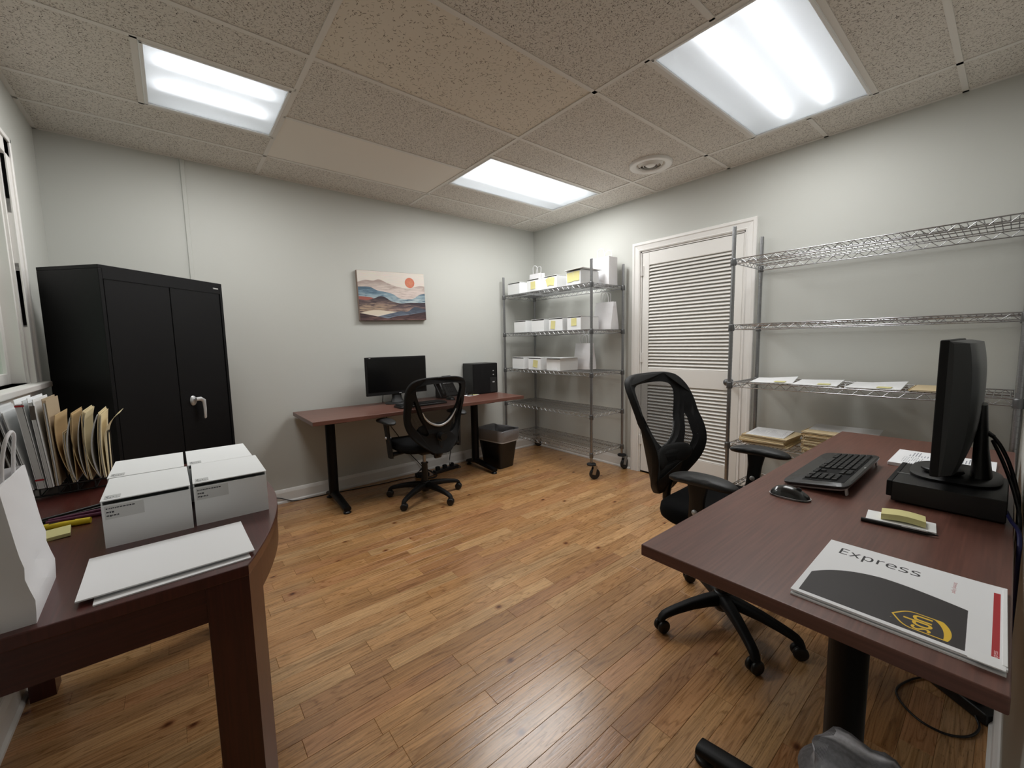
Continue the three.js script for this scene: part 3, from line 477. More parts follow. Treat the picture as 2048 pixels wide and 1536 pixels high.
// ───────────── white cartons ─────────────
const PRINT = canvasTex(256, 96, (c, w, h) => { c.fillStyle = '#d6d7d5'; c.fillRect(0, 0, w, h); c.fillStyle = '#3a3b40'; let y = 14; for (const l of [190, 60, 84]) { let x = 10; while (x < l) { const k = 4 + rnd() * 14; c.fillRect(x, y, k, 7 + rnd() * 5); x += k + 4; } y += 26; } });
const STAMP = canvasTex(128, 64, (c, w, h) => { c.fillStyle = '#c3c5c4'; c.fillRect(0, 0, w, h); c.fillStyle = '#55565a'; c.fillRect(24, 8, 6, 44); for (let i = 0; i < 3; i++) c.fillRect(42 + i * 24, 36, 12, 10); c.fillRect(12, 20, 8, 20); });
const mPrint = std('#ffffff', 0.7, { map: PRINT }), mStamp = std('#ffffff', 0.7, { map: STAMP });
// w along x, h up, d along z; the lid hinges at the back and closes down on the front with a thin dark gap
function makeCarton(label, w, h, d, { open = 0, print = false, group } = {}) {
  const t = thing('carton', label, 'box', [0, 0, 0], 0, group), k = 0.003;
  const fh = h - 0.011; part('body', [bx(w, fh, 0.003, 0, fh / 2, d / 2 - 0.0015), bx(w, h - k, 0.003, 0, h / 2 - k / 2, -d / 2 + 0.0015), bx(0.003, h - k, d - 0.006, -w / 2 + 0.0015, h / 2 - k / 2, 0), bx(0.003, h - k, d - 0.006, w / 2 - 0.0015, h / 2 - k / 2, 0), bx(w - 0.006, 0.003, d - 0.006, 0, 0.0015, 0)], M.carton, t);
  const lid = part('lid', slab(w + (open ? 0.045 : 0.001), d + (open ? 0.03 : 0.003), 0.0026, () => 0, 2, 2).translate(open ? 0.02 : 0, 0, open ? 0.008 : 0.0015), M.carton, t);
  lid.position.set(0, h - 0.0005, 0); lid.rotation.z = open;
  if (open) lid.position.y += open * w / 2;
  if (print) { part('label', bx(w * 0.42, 0.036, 0.0004, -w * 0.26, h - 0.033, d / 2 + 0.0002), mPrint, t); const s = part('stamp', bx(0.032, 0.0004, 0.034, -w / 2 + 0.022, h + 0.0027, d / 2 - 0.026), mStamp, t); }
  return t;
}
{
  const G = 'white cartons grouped in a square on the bow-front table', w = 0.187, h = 0.128, d = 0.248;
  const L = ['white printed carton on the bow-front table, front row next to the pens', 'white printed carton on the bow-front table, front row at the bowed edge', 'white carton on the bow-front table, back row beside the manila folders', 'white carton on the bow-front table, back row at the bowed edge'];
  const c0 = makeCarton(L[0], w, h, d, { print: true, group: G }); c0.position.set(-3.4785, TH, 2.066); c0.rotation.y = 0.012;
  [[-3.2815, 2.059, -0.012], [-3.4865, 1.807, 0.0], [-3.29, 1.806, 0.004]].forEach(([x, z, a], i) => copy(c0, L[i + 1], [x, TH, z], a, G));
}
// on the corner rack: long side along x, end flush with the front edge; (z0, z1, shelf, label, options)
const RX0 = -0.497;
const rackBoxes = [
  [0.115, 0.310, 0, 'white carton at the left end of the top shelf of the corner rack', {}],
  [0.432, 0.606, 0, 'white carton with one yellow note under the small paper bag, top shelf', {}],
  [0.681, 0.862, 0, 'white carton with a slanted pair of yellow notes, top shelf of corner rack', {}],
  [0.988, 1.161, 0, 'white carton with raised lid and two big yellow notes, top shelf', { open: 0.02 }],
  [0.212, 0.398, 1, 'plain white carton at the left end of the second shelf of the corner rack', {}],
  [0.493, 0.677, 1, 'plain white carton, second from left on the second shelf of the corner rack', {}],
  [0.750, 0.933, 1, 'white carton with a crooked yellow note, third on the second shelf', {}],
  [0.995, 1.162, 1, 'white carton with a square yellow note at the post, second shelf', {}],
  [0.171, 0.354, 2, 'plain white carton at the left end of the third shelf of the corner rack', {}],
  [0.437, 0.621, 2, 'white carton with one tilted yellow note, middle of the third shelf', {}],
  [0.710, 0.897, 2, 'white carton with a white paper slip on its end, third shelf', { open: 0.01 }],
];
const notes = [];
rackBoxes.forEach(([z0, z1, s, label, o], i) => {
  const h = i === 3 ? 0.135 : 0.122, dpt = i === 3 || i === 7 || i === 10 ? 0.255 : 0.25, y = S1[s] + 0.0035, t = makeCarton(label, z1 - z0, h, dpt, { ...o, group: 'white cartons on the corner rack' });
  t.rotation.y = -PI / 2; t.position.set(RX0 + dpt / 2, y, (z0 + z1) / 2);
  t.userData.front = [RX0, y, (z0 + z1) / 2, h]; notes.push(t.userData.front); delete t.userData.front;
});
function stickyNote(label, [x, y, z, h], dz, dy, w, hh, roll, mat = M.yellow) {
  const g = slab(w, hh, 0.0005, (a, b) => 0.006 * Math.max(0, b / hh + 0.1) ** 2, 4, 8);
  g.rotateX(PI / 2); g.rotateZ(roll); g.rotateY(-PI / 2);
  return single('sticky_note', label, 'note', g, mat, [x - 0.0009, y + h / 2 + dy, z + dz]);
}
stickyNote('square yellow note on the carton below the small paper bag', notes[1], 0.005, 0.0, 0.07, 0.075, 0.03);
stickyNote('yellow note tilted left on the third carton of the top shelf', notes[2], -0.022, 0.008, 0.06, 0.075, 0.35);
stickyNote('yellow note tilted right on the third carton of the top shelf', notes[2], 0.028, 0.006, 0.06, 0.078, -0.2);
stickyNote('left of two big yellow notes on the carton with the raised lid', notes[3], -0.04, 0.004, 0.072, 0.085, 0.06);
stickyNote('right of two big yellow notes on the carton with the raised lid', notes[3], 0.036, 0.01, 0.075, 0.085, -0.04);
stickyNote('crooked yellow note on the third carton of the second shelf', notes[6], -0.035, -0.003, 0.06, 0.08, -0.1);
stickyNote('square yellow note on the carton at the post, second shelf', notes[7], 0.0, 0.012, 0.066, 0.07, 0.0);
stickyNote('yellow note tilted on the middle carton of the third shelf', notes[9], 0.015, 0.0, 0.07, 0.075, -0.14);
stickyNote('white paper slip stuck on the end carton of the third shelf', notes[10], 0.02, -0.01, 0.075, 0.095, 0.0, M.paper);

// ───────────── white paper bags with twisted handles ─────────────
// w: wide face, d: gusset depth; the bag pinches to the top, its gussets folding inward; face +z is the wide one
function makeBag(label, w, h, d, pinch, handleH, fold = 0.25, crease = 0) {
  const t = thing('paper_bag', label, 'bag', [0, 0, 0], 0), rings = [];
  for (let i = 0; i <= 12; i++) {
    const kink = crease * [0, 0.004, 0.01, 0.002, -0.004, 0.006, 0.001, 0, 0, 0, 0, 0, 0][i], k = i / 12, y = k * h, dz = d / 2 * (1 - (1 - pinch) * Math.max(0, (k - 0.12) / 0.88)) + kink, inx = k < fold ? 0.0 : (k - fold) / (1 - fold) * d * 0.33 * (1 - pinch) + 0.006;
    const x = w / 2, r = [], c = 0.0015 * Math.sin(i * 1.9);
    for (const [px, pz] of [[-x, dz], [-x * 0.5, dz + c], [0, dz - c], [x * 0.5, dz + c], [x, dz], [x - inx * 0.5, dz * 0.5], [x - inx, 0], [x - inx * 0.5, -dz * 0.5], [x, -dz], [x * 0.5, -dz - c], [0, -dz + c], [-x * 0.5, -dz - c], [-x, -dz], [-x + inx * 0.5, -dz * 0.5], [-x + inx, 0], [-x + inx * 0.5, dz * 0.5]]) r.push(V(px, y, pz));
    rings.push(r);
  }
  const inner = rings[12].map((p) => p.clone().multiplyScalar(1).setX(p.x * 0.985).setZ(p.z * 0.9)), low = inner.map((p) => p.clone().setY(h * 0.8));
  part('body', loft([...rings, inner, low], true, 0.35), M.bag, t);
  const zt = d / 2 * pinch, hw = w * 0.2;
  for (const s of [-1, 1]) part('handle', tube([V(-hw, h - 0.03, s * (zt * 0.75)), V(-hw, h + handleH * 0.45, s * (zt * 0.75 + 0.006)), V(-hw * 0.75, h + handleH * 0.86, s * (zt * 0.75 + 0.012)), V(0, h + handleH, s * (zt * 0.75 + 0.014)), V(hw * 0.75, h + handleH * 0.86, s * (zt * 0.75 + 0.012)), V(hw, h + handleH * 0.45, s * (zt * 0.75 + 0.006)), V(hw, h - 0.03, s * (zt * 0.75))], 0.0032, 40, 7), M.bag, t);
  return t;
}
{
  const place = (b, x, y, z, a) => { b.position.set(x, y, z); b.rotation.y = a; };
  place(makeBag('small white paper bag behind the second carton, top shelf of the corner rack', 0.185, 0.245, 0.1, 0.55, 0.085), -0.16, S1[0] + 0.004, 0.225, -PI / 2);
  place(makeBag('tall white paper bag at the right end of the top shelf', 0.2, 0.265, 0.13, 0.95, 0.08), -0.14, S1[0] + 0.004, 1.15, -PI / 2);
  place(makeBag('flared white paper bag at the right end of the second shelf', 0.205, 0.26, 0.13, 0.3, 0.095), -0.14, S1[1] + 0.004, 1.165, -PI / 2 + 0.06);
  place(makeBag('white paper bag behind the slip-marked carton on the third shelf', 0.2, 0.262, 0.12, 0.3, 0.09), -0.14, S1[2] + 0.004, 0.9, -PI / 2 + 0.05);
  place(makeBag('white paper bag with fold creases standing on the bow-front table', 0.215, 0.275, 0.115, 0.6, 0.09, 0.22, 0.35), -3.698, TH, 2.415, PI / 2 + 0.03);
}

// ───────────── papers and folders on the rack behind the desk ─────────────
{
  const y = S2[2] + 0.0035, G = 'paper sets laid flat on the middle shelf of the second rack';
  const sheet = (label, x, z, w, d, turn, curl) => { const t = thing('paper_stack', label, 'paper', [x, y, z], turn, G);
    part('sheets', slab(w, d, 0.004, (a, b) => 0.002 * Math.sin(a * 9 + b * 7) + 0.002 + curl * Math.max(0, (b / d + 0.2)) * Math.max(0, a / w + 0.3) * 0.06, 14, 12), M.paper, t);
    part('note', slab(0.075, 0.06, 0.001, (a) => 0.004 * (a + 0.04), 4, 3).translate(-w * 0.34, 0.0075, d * 0.2), M.yellow, t); return t; };
  sheet('white paper set with a curled corner, nearest the door on the middle shelf', -0.262, 2.672, 0.33, 0.235, 0.18, 0.45);
  sheet('white paper set with yellow note, second along the middle shelf from the door', -0.262, 2.918, 0.34, 0.225, 0.1, 0.2);
  sheet('white paper set with yellow note, third along, just before the manila folder', -0.262, 3.198, 0.34, 0.235, 0.03, 0.45);
  const fold = (label, x, yy, z, w, d, turn, m, g, t = 0.007) => { const f = thing('manila_folder', label, 'folder', [x, yy, z], turn, g); part('cover', [bx(w, t * 0.3, d, 0, t * 0.15, 0, 0.0006), bx(w, t * 0.3, d - 0.008, 0, t * 0.85, 0.004, 0.0006), bx(w, t, 0.002, 0, t / 2, -d / 2 + 0.001)], m, f); part('contents', bx(w - 0.012, t * 0.4, d - 0.016, 0, t * 0.5, 0), M.paper, f); return f; };
  fold('manila folder lying flat on the middle shelf behind the upright monitor', -0.252, y, 3.455, 0.32, 0.22, 0.02, M.manila, 'manila folders on the rack behind the desk');
  const ORD = ['', 'first', 'second', 'third', 'fourth', 'fifth', 'sixth', 'seventh', 'eighth', 'ninth', 'tenth', 'eleventh', 'twelfth', 'thirteenth', 'fourteenth', 'fifteenth', 'sixteenth', 'seventeenth'];
  const by = S2[3] + 0.0035; const ms = [M.manila, M.manilaPale, M.manilaDark, M.manila];
  let h = by; for (let i = 0; i < 8; i++) { const t = rr(0.0055, 0.0085); fold(`${ORD[8 - i]} manila folder from the top of the shorter stack, lower shelf beside the door`, -0.275 + rr(-0.01, 0.01), h, 2.672 + rr(-0.012, 0.012), 0.3, 0.27, rr(-0.05, 0.05), ms[i % 4], 'manila folders in the shorter stack', t); h += t; }
  single('loose_sheet', 'white printed sheet on the shorter folder stack', 'paper', slab(0.27, 0.225, 0.003, (a, b) => 0.0015 + 0.0015 * Math.sin(a * 12)), std('#ffffff', 0.8, { map: canvasTex(256, 256, (c, w, k) => { c.fillStyle = '#e6e7e8'; c.fillRect(0, 0, w, k); c.fillStyle = 'rgba(150,152,158,.6)'; for (let r = 0; r < 22; r++) c.fillRect(24, 22 + r * 10, 60 + rnd() * 140, 3); }) }), [-0.275, h, 2.665], 0.07);
  h = by; for (let i = 0; i < 17; i++) { const t = rr(0.0065, 0.0095); fold(`${ORD[17 - i]} manila folder from the top of the taller stack, lower shelf behind the desk`, -0.275 + rr(-0.008, 0.008), h, 3.03 + rr(-0.01, 0.01), 0.31, 0.27, rr(-0.035, 0.035), ms[(i * 3) % 4], 'manila folders in the taller stack', t); h += t; }
  single('loose_sheet', 'pale sheet lying across the taller folder stack', 'paper', slab(0.22, 0.33, 0.003, (a, b) => 0.003 * Math.max(0, b) * 6), M.paperGrey, [-0.22, h, 3.06], 0.06);
}

// ───────────── picture ─────────────
{
  const ART = canvasTex(640, 448, (c, w, h) => {
    c.fillStyle = '#d9d2c9'; c.fillRect(0, 0, w, h);
    for (let i = 0; i < 900; i++) { c.fillStyle = `rgba(${200 + rnd() * 40 | 0},${190 + rnd() * 35 | 0},${180 + rnd() * 30 | 0},.12)`; c.fillRect(rnd() * w, rnd() * h * 0.35, 20 + rnd() * 60, 2 + rnd() * 6); }
    c.fillStyle = '#c8745c'; c.beginPath(); c.arc(w * 0.765, h * 0.205, h * 0.108, 0, 7); c.fill();
    for (let i = 0; i < 50; i++) { c.fillStyle = `rgba(${190 + rnd() * 30 | 0},${120 + rnd() * 30 | 0},100,.25)`; c.beginPath(); const a = rnd() * 7, r = rnd() * h * 0.085; c.arc(w * 0.765 + Math.cos(a) * r, h * 0.205 + Math.sin(a) * r, 4 + rnd() * 9, 0, 7); c.fill(); }
    const ridge = (pts, cols) => { const p = new THREE.CatmullRomCurve3(pts.map(([x, y]) => V(x * w, y * h, 0)), false, 'centripetal').getPoints(80); const y0 = Math.min(...p.map((q) => q.y)); c.beginPath(); c.moveTo(-2, h + 2); for (const q of p) c.lineTo(q.x, q.y); c.lineTo(w + 2, h + 2); c.closePath(); c.save(); c.clip(); c.fillStyle = cols[0]; c.fillRect(0, 0, w, h); for (let i = 0; i < 700; i++) { const x = rnd() * w, y = y0 + rnd() * h * 0.45, k = Math.min(0.999, Math.max(0, (y - y0) / (h * 0.26) + rr(-0.25, 0.25))); c.fillStyle = cols[Math.floor(k * cols.length)] + '66'; c.beginPath(); c.ellipse(x, y, 18 + rnd() * 50, 2 + rnd() * 6, rr(-0.12, 0.12), 0, 7); c.fill(); } c.restore(); };
    ridge([[-0.02, 0.245], [0.1, 0.19], [0.22, 0.195], [0.3, 0.165], [0.42, 0.23], [0.55, 0.29], [0.7, 0.325], [0.82, 0.3], [0.92, 0.26], [1.02, 0.27]], ['#a5938b', '#b9aaa3', '#cbbdb5', '#d6c9c0']);
    ridge([[-0.02, 0.33], [0.16, 0.325], [0.27, 0.39], [0.4, 0.42], [0.5, 0.46], [0.6, 0.545], [0.72, 0.555], [0.8, 0.545], [0.92, 0.45], [1.02, 0.42]], ['#4d6577', '#6f8796', '#8fa5ae', '#b4c0c4']);
    ridge([[-0.02, 0.515], [0.1, 0.525], [0.2, 0.55], [0.3, 0.7]], ['#9c5a50', '#8f5048']);
    ridge([[-0.02, 0.575], [0.12, 0.59], [0.22, 0.55], [0.31, 0.505], [0.38, 0.53], [0.46, 0.6], [0.6, 0.645], [0.75, 0.63], [1.02, 0.63]], ['#3c3238', '#5b4a4c', '#8a7468', '#b39a83']);
    ridge([[0.6, 0.655], [0.7, 0.64], [0.85, 0.635], [1.02, 0.62], [1.03, 0.75], [0.9, 0.71], [0.75, 0.68], [0.6, 0.655]].slice(0, 4), ['#3b333a', '#6f5b58', '#9b8278', '#b89c84']);
    ridge([[-0.02, 0.86], [0.12, 0.81], [0.24, 0.79], [0.4, 0.81], [0.55, 0.83], [0.66, 0.9], [1.02, 0.95]], ['#d8cbb7', '#dfd5c7']);
    ridge([[0.5, 0.84], [0.6, 0.81], [0.7, 0.82], [0.82, 0.72], [0.9, 0.74], [1.02, 0.79]].concat([]), ['#434a58', '#596472', '#7c8894']);
    ridge([[-0.02, 0.845], [0.14, 0.89], [0.28, 0.93], [0.4, 0.96], [0.52, 0.92], [0.66, 0.9], [0.8, 0.87], [1.02, 0.82]], ['#3a2a2c', '#573f3f', '#7a5f58']);
  });
  const t = thing('picture', 'small canvas print of layered hills under an orange sun on the back wall', 'picture', [-1.787, 1.703, 0.001], 0); t.rotation.z = 0.026;
  part('canvas', bx(0.642, 0.437, 0.034, 0, 0, 0.018, 0.003), std('#8d7b70', 0.85), t);
  const front = new THREE.BoxGeometry(0.638, 0.433, 0.002); front.translate(0, 0, 0.0355); part('print', front, std('#ffffff', 0.75, { map: ART }), t);
}

// ───────────── things on the desk under the picture ─────────────
{
  // monitor facing the room
  const t = thing('monitor', 'flat black monitor with a dark screen on the desk under the picture', 'monitor', [-1.852, DH, 0.175], 0.02);
  const w = 0.575, h = 0.335, yb = 0.085;
  part('bezel', [bx(w, h, 0.022, 0, yb + h / 2, 0.006, 0.005), bx(w * 0.55, h * 0.6, 0.03, 0, yb + h / 2, -0.016, 0.01)], M.blackSoft, t);
  part('screen', bx(w - 0.034, h - 0.046, 0.0012, 0, yb + h / 2 + 0.006, 0.0178), M.screen, t);
  part('badge', [bx(0.022, 0.006, 0.001, 0.02, yb + 0.009, 0.0178), bx(0.014, 0.006, 0.001, -w / 2 + 0.04, yb + h - 0.008, 0.0178)], M.silver, t);
  part('stand', [loft([oval(V(0, 0.012, -0.01), V(1, 0, 0), V(0, 0, 1), 0.06, 0.026, 20, 3), oval(V(0, 0.05, -0.018), V(1, 0, 0), V(0, 0, 1), 0.046, 0.016, 20, 3), oval(V(0, 0.17, -0.03), V(1, 0, 0), V(0, 0, 1), 0.04, 0.012, 20, 3)]), lathe([[0, 0], [0.115, 0], [0.118, 0.005], [0.11, 0.012], [0, 0.016]], 40).scale(1, 1, 0.8)], M.black, t);
  single('monitor_cable', 'thin black cable dropping behind the dark screen of the far desk', 'cable', tube([V(-1.975, DH + 0.17, 0.15), V(-1.97, DH + 0.1, 0.135), V(-1.955, DH + 0.02, 0.075), V(-1.945, DH + 0.004, 0.05), V(-1.93, DH + 0.004, 0.03)], 0.003), M.black);
  // keyboards: the far one's keys are too small to pick out singly
  const K = thing('keyboard', 'black keyboard on the desk under the picture, behind the mesh chair back', 'keyboard', [-1.765, DH, 0.458], 0.03);
  part('case', loft([oval(V(0, 0, 0), V(1, 0, 0), V(0, 0, 1), 0.225, 0.074, 32, 12), oval(V(0, 0.013, 0), V(1, 0, 0), V(0, 0, 1), 0.225, 0.075, 32, 12), oval(V(0, 0.017, 0), V(1, 0, 0), V(0, 0, 1), 0.222, 0.072, 32, 12)], true, 0.5), M.black, K);
  const keys = []; for (let r = 0; r < 6; r++) for (let c = 0; c < 21; c++) { if (r === 5 && c > 3 && c < 9) continue; keys.push(bx(0.0165, 0.007, 0.0165, -0.2 + c * 0.02, 0.02, -0.052 + r * 0.0205, 0)); } keys.push(bx(0.095, 0.007, 0.0165, -0.08, 0.02, 0.0505));
  part('keys', keys, M.charcoal, K).userData.kind = 'stuff';
  const mouseRings = (l, w, h) => { const out = []; for (let i = 0; i <= 16; i++) { const k = i / 8 - 1, s = Math.sqrt(Math.max(0.01, 1 - Math.abs(k) ** 2.6)), hh = h * s * (0.72 + 0.28 * Math.cos((k + 0.25) * 1.6)); const r = []; for (let j = 0; j < 16; j++) { const a = j / 16 * 2 * PI; r.push(V(Math.cos(a) * w * s * (1 - 0.12 * Math.cos(k * 2.2)), Math.max(0, Math.sin(a)) * hh + 0.002, k * l)); } out.push(r); } return loft(out, true, 1); };
  const m1 = thing('mouse', 'black computer mouse in front of the desk phone', 'mouse', [-1.405, DH, 0.345], 0.1); part('shell', mouseRings(0.055, 0.032, 0.034), M.blackGloss, m1); part('wheel', tr(new THREE.CylinderGeometry(0.008, 0.008, 0.006, 14), 0, 0.028, -0.022, 0, 0, PI / 2), M.charcoal, m1);
  const m2 = thing('mouse', 'glossy dark mouse with a silver base beside the slanted keyboard', 'mouse', [-1.853, DH, 3.253], 0.03); part('shell', mouseRings(0.058, 0.034, 0.036), phy('#161718', 0.28, { clearcoat: 0.6, clearcoatRoughness: 0.15 }), m2); part('base', loft([oval(V(0, 0.0, 0), V(1, 0, 0), V(0, 0, 1), 0.03, 0.055, 28, 2.3), oval(V(0, 0.006, 0), V(1, 0, 0), V(0, 0, 1), 0.034, 0.059, 28, 2.3)]), M.silver, m2); part('wheel', tr(new THREE.CylinderGeometry(0.008, 0.008, 0.006, 14), 0, 0.029, 0.024, 0, 0, PI / 2), M.charcoal, m2);
  // desk phone leaning back on its stand
  const ph = thing('desk_phone', 'black desk phone with handset and keypad, seen through the mesh chair back', 'phone', [-1.345, DH, 0.135], 0.18), tilt = -0.62;
  const lean = (g) => g.rotateX(PI / 2 + tilt).translate(0, 0.095, 0.03);
  part('body', [lean(bx(0.235, 0.024, 0.19, 0, -0.012, 0, 0.008)), bx(0.17, 0.1, 0.05, 0, 0.05, -0.02, 0.012)], M.black, ph);
  part('handset', [lean(loft([[-0.095, 0.012, 0.021], [-0.085, 0.026, 0.024], [-0.06, 0.034, 0.023], [-0.03, 0.04, 0.017], [0.03, 0.04, 0.017], [0.06, 0.034, 0.023], [0.085, 0.026, 0.024], [0.095, 0.012, 0.021]].map(([z, y, a]) => oval(V(-0.082, y * 0.7, z), V(1, 0, 0), V(0, 1, 0), a, 0.013, 14, 2.6))))], M.blackGloss, ph);
  part('display', [lean(bx(0.11, 0.012, 0.05, 0.03, 0.006, -0.095, 0.003).rotateX(0.25))], M.charcoal, ph);
  part('display_glass', [lean(bx(0.095, 0.001, 0.035, 0.03, 0.0135, -0.095, 0).rotateX(0.25))], M.lcd, ph);
  for (let r = 0; r < 4; r++) for (let c = 0; c < 3; c++) part('key', lean(bx(0.015, 0.006, 0.012, 0.005 + c * 0.024, 0.002, -0.015 + r * 0.021, 0.002)), M.charcoal, ph);
  part('line_key', [0, 1, 2, 3].map((c) => lean(bx(0.02, 0.005, 0.007, -0.012 + c * 0.025, 0.002, -0.048, 0.001))), M.silver, ph);
  // tower
  const pc = thing('computer_tower', 'black computer tower standing at the end of the desk by the corner rack', 'computer', [-0.9, DH, 0.115], -0.03);
  part('case', bx(0.3, 0.312, 0.2, 0, 0.16, 0, 0.006), M.black, pc); part('front_panel', [bx(0.298, 0.31, 0.012, 0, 0.159, 0.104, 0.005)], M.blackSoft, pc);
  part('drive_slot', bx(0.016, 0.1, 0.002, -0.055, 0.225, 0.1102), M.dark, pc); part('lower_panel', bx(0.082, 0.155, 0.004, 0.095, 0.088, 0.1102, 0.002), M.charcoal, pc);
  for (let i = 0; i < 4; i++) part('port', bx(0.014, 0.009, 0.002, 0.095, 0.195 + i * 0.02, 0.1104, 0.0008), i % 2 ? M.dark : M.silver, pc);
  part('badge', bx(0.026, 0.012, 0.002, 0.095, 0.118, 0.1125, 0.0008), M.silver, pc);
  part('foot', [-1, 1].flatMap((s) => [-1, 1].map((q) => bx(0.02, 0.006, 0.02, s * 0.12, 0.003, q * 0.07))), M.rubber, pc);
  const np = thing('note_pad', 'small white note slip with a yellow sheet beside the computer tower', 'note', [-1.085, DH, 0.215], 0.25); part('slip', slab(0.15, 0.085, 0.002), M.paper, np); part('yellow_sheet', slab(0.075, 0.075, 0.002).translate(0.025, 0.002, 0), M.yellow, np);
  single('pen', 'black pen lying on the white note slip by the computer tower', 'pen', cyl(V(-1.14, DH + 0.0075, 0.225), V(-1.09, DH + 0.0075, 0.26), 0.0055), M.black);
  single('headset_cord', 'loose black cords bundled beside the computer tower', 'cable', [tube([V(-1.06, DH + 0.13, 0.075), V(-1.085, DH + 0.08, 0.1), V(-1.11, DH + 0.03, 0.12), V(-1.13, DH + 0.006, 0.13), V(-1.1, DH + 0.005, 0.16), V(-1.07, DH + 0.005, 0.14), V(-1.1, DH + 0.012, 0.12), V(-1.125, DH + 0.014, 0.15)], 0.004, 60), tube([V(-1.06, DH + 0.1, 0.08), V(-1.075, DH + 0.05, 0.1), V(-1.09, DH + 0.008, 0.12), V(-1.11, DH + 0.006, 0.155), V(-1.08, DH + 0.02, 0.15)], 0.0035, 40)], M.black);

  // ───── the desk in front: slanted keyboard, computer lying flat with a monitor on it ─────
  const k2 = thing('keyboard', 'dark slanted keyboard with palm rest and silver feet on the nearer desk', 'keyboard', [-1.472, DH + 0.004, 3.286], 0.005); k2.rotation.order = 'YXZ'; k2.rotation.x = -0.13; k2.position.y = DH + 0.0128;
  // local: palm rest at -z, rear edge at +z raised on two feet
  const kw = 0.262, kb = [[-0.096, 0.2], [-0.09, 0.9], [-0.02, 1], [0.06, 1], [0.085, 0.985], [0.09, 0.96]];
  const slabK = (y, a, d, c = 0) => oval(V(0, y, c), V(1, 0, 0), V(0, 0, 1), a, d, 48, 11);
  part('case', loft([slabK(0.003, kw + 0.004, 0.092), slabK(0.008, kw + 0.008, 0.096), slabK(0.013, kw + 0.008, 0.096), slabK(0.0165, kw + 0.003, 0.091)], true, 0.6), phy('#1c1d1e', 0.38, { clearcoat: 0.25, clearcoatRoughness: 0.3 }), k2);
  part('lower_rim', loft([slabK(-0.004, kw - 0.002, 0.086), slabK(0.003, kw + 0.003, 0.091)], true, 0.6), M.silver, k2);
  const bed = part('key_bed', bx(0.46, 0.002, 0.118, 0.0, 0.0165, 0.018, 0), M.dark, k2);
  const keyG = (w) => loft([oval(V(0, 0, 0), V(1, 0, 0), V(0, 0, 1), w / 2, 0.0082, 8, 8), oval(V(0, 0.006, 0), V(1, 0, 0), V(0, 0, 1), w / 2 - 0.0012, 0.007, 8, 8)], true, 0.6);
  const kg1 = keyG(0.0172), kg15 = keyG(0.027), kg2 = keyG(0.036), kg6 = keyG(0.115);
  // the typist sits at -z and looks to +z: his left is +x
  const rows = [[13, 0], [13, 1], [13, 1], [12, 1], [11, 1]];
  const key = (g, x, r) => { const m = part('key', g, M.charcoal, bed); m.position.set(x, 0.0175, 0.066 - r * 0.0192); };
  for (let r = 0; r < 6; r++) {
    if (r < 5) { const n = r === 0 ? 14 : 13; for (let i = 0; i < n; i++) key(kg1, 0.22 - i * 0.0192, r); if (r) key(kg15, 0.22 - n * 0.0192 - 0.006, r); }
    else { for (const i of [0, 1, 2]) key(kg15, 0.215 - i * 0.029, r); key(kg6, 0.075, r); for (const i of [0, 1]) key(kg15, 0.0 - i * 0.029, r); }
    for (let i = 0; i < 3; i++) if (r < 2 || r === 5 || (r === 4 && i === 1)) key(kg1, -0.072 - i * 0.0192, r);
    for (let i = 0; i < 4; i++) if (r && !(r === 5 && i === 1)) key(r === 5 && i === 0 ? kg2 : kg1, -0.148 - i * 0.0192, r);
  }
  part('foot', [-1, 1].map((s) => bx(0.02, 0.03, 0.006, s * 0.235, -0.007, 0.083, 0.002)), M.silver, k2);
  part('badge', bx(0.016, 0.0006, 0.005, 0.02, 0.0163, 0.088), M.silver, k2);

  const p2 = thing('desktop_computer', 'black desktop computer lying flat under the upright monitor', 'computer', [-1.522, DH, 3.585], 0.0);
  part('case', bx(0.285, 0.062, 0.236, 0, 0.036, 0.006, 0.003), M.black, p2); part('front_panel', bx(0.287, 0.05, 0.014, 0, 0.043, -0.117, 0.003), M.blackSoft, p2);
  part('foot', [-1, 1].flatMap((s) => [-1, 1].map((q) => bx(0.02, 0.007, 0.02, s * 0.12, 0.0035, q * 0.09))), M.rubber, p2);
  part('stripe', bx(0.003, 0.002, 0.03, -0.02, 0.0675, -0.1), M.silver, p2);
  const mo = thing('monitor', 'dark monitor seen edge-on on the flat desktop computer', 'monitor', [-1.45, DH + 0.067, 3.6], 0.0);
  const edge = (x) => { const prof = [[0.052, -0.036], [0.05, -0.012], ...Array.from({ length: 21 }, (_, i) => { const k = i / 20, y = 0.056 + 0.376 * k; return [y, 0.036 - 0.05 * Math.abs((y - 0.27) / 0.22) ** 2.6 * (y < 0.27 ? 0.62 : 0.55)]; }), [0.438, -0.004], [0.438, -0.03]]; return prof.map(([y, z]) => V(x, y, z)); };
  const shell = (xs) => loft(xs.map(([x, k]) => edge(x).map((p) => { p.z = -0.03 + (p.z + 0.03) * k; return p; })), true, 0.5);
  part('shell', shell(Array.from({ length: 25 }, (_, i) => { const k = i / 12 - 1; return [k * 0.277, 0.3 + 0.78 * (1 - Math.abs(k) ** 9) ** 0.5 * (1 - 0.08 * k * k)]; })), std('#27292a', 0.45), mo);
  part('bezel', bx(0.556, 0.392, 0.02, 0, 0.246, -0.031, 0.004), M.blackSoft, mo); part('screen', bx(0.52, 0.34, 0.002, 0, 0.25, -0.0412), M.screen, mo);
  part('stand_base', [loft([oval(V(0, 0.0, -0.005), V(1, 0, 0), V(0, 0, 1), 0.135, 0.1, 40, 3), oval(V(0, 0.008, -0.005), V(1, 0, 0), V(0, 0, 1), 0.138, 0.103, 40, 3), oval(V(0, 0.013, -0.003), V(1, 0, 0), V(0, 0, 1), 0.125, 0.09, 40, 3)])], M.black, mo);
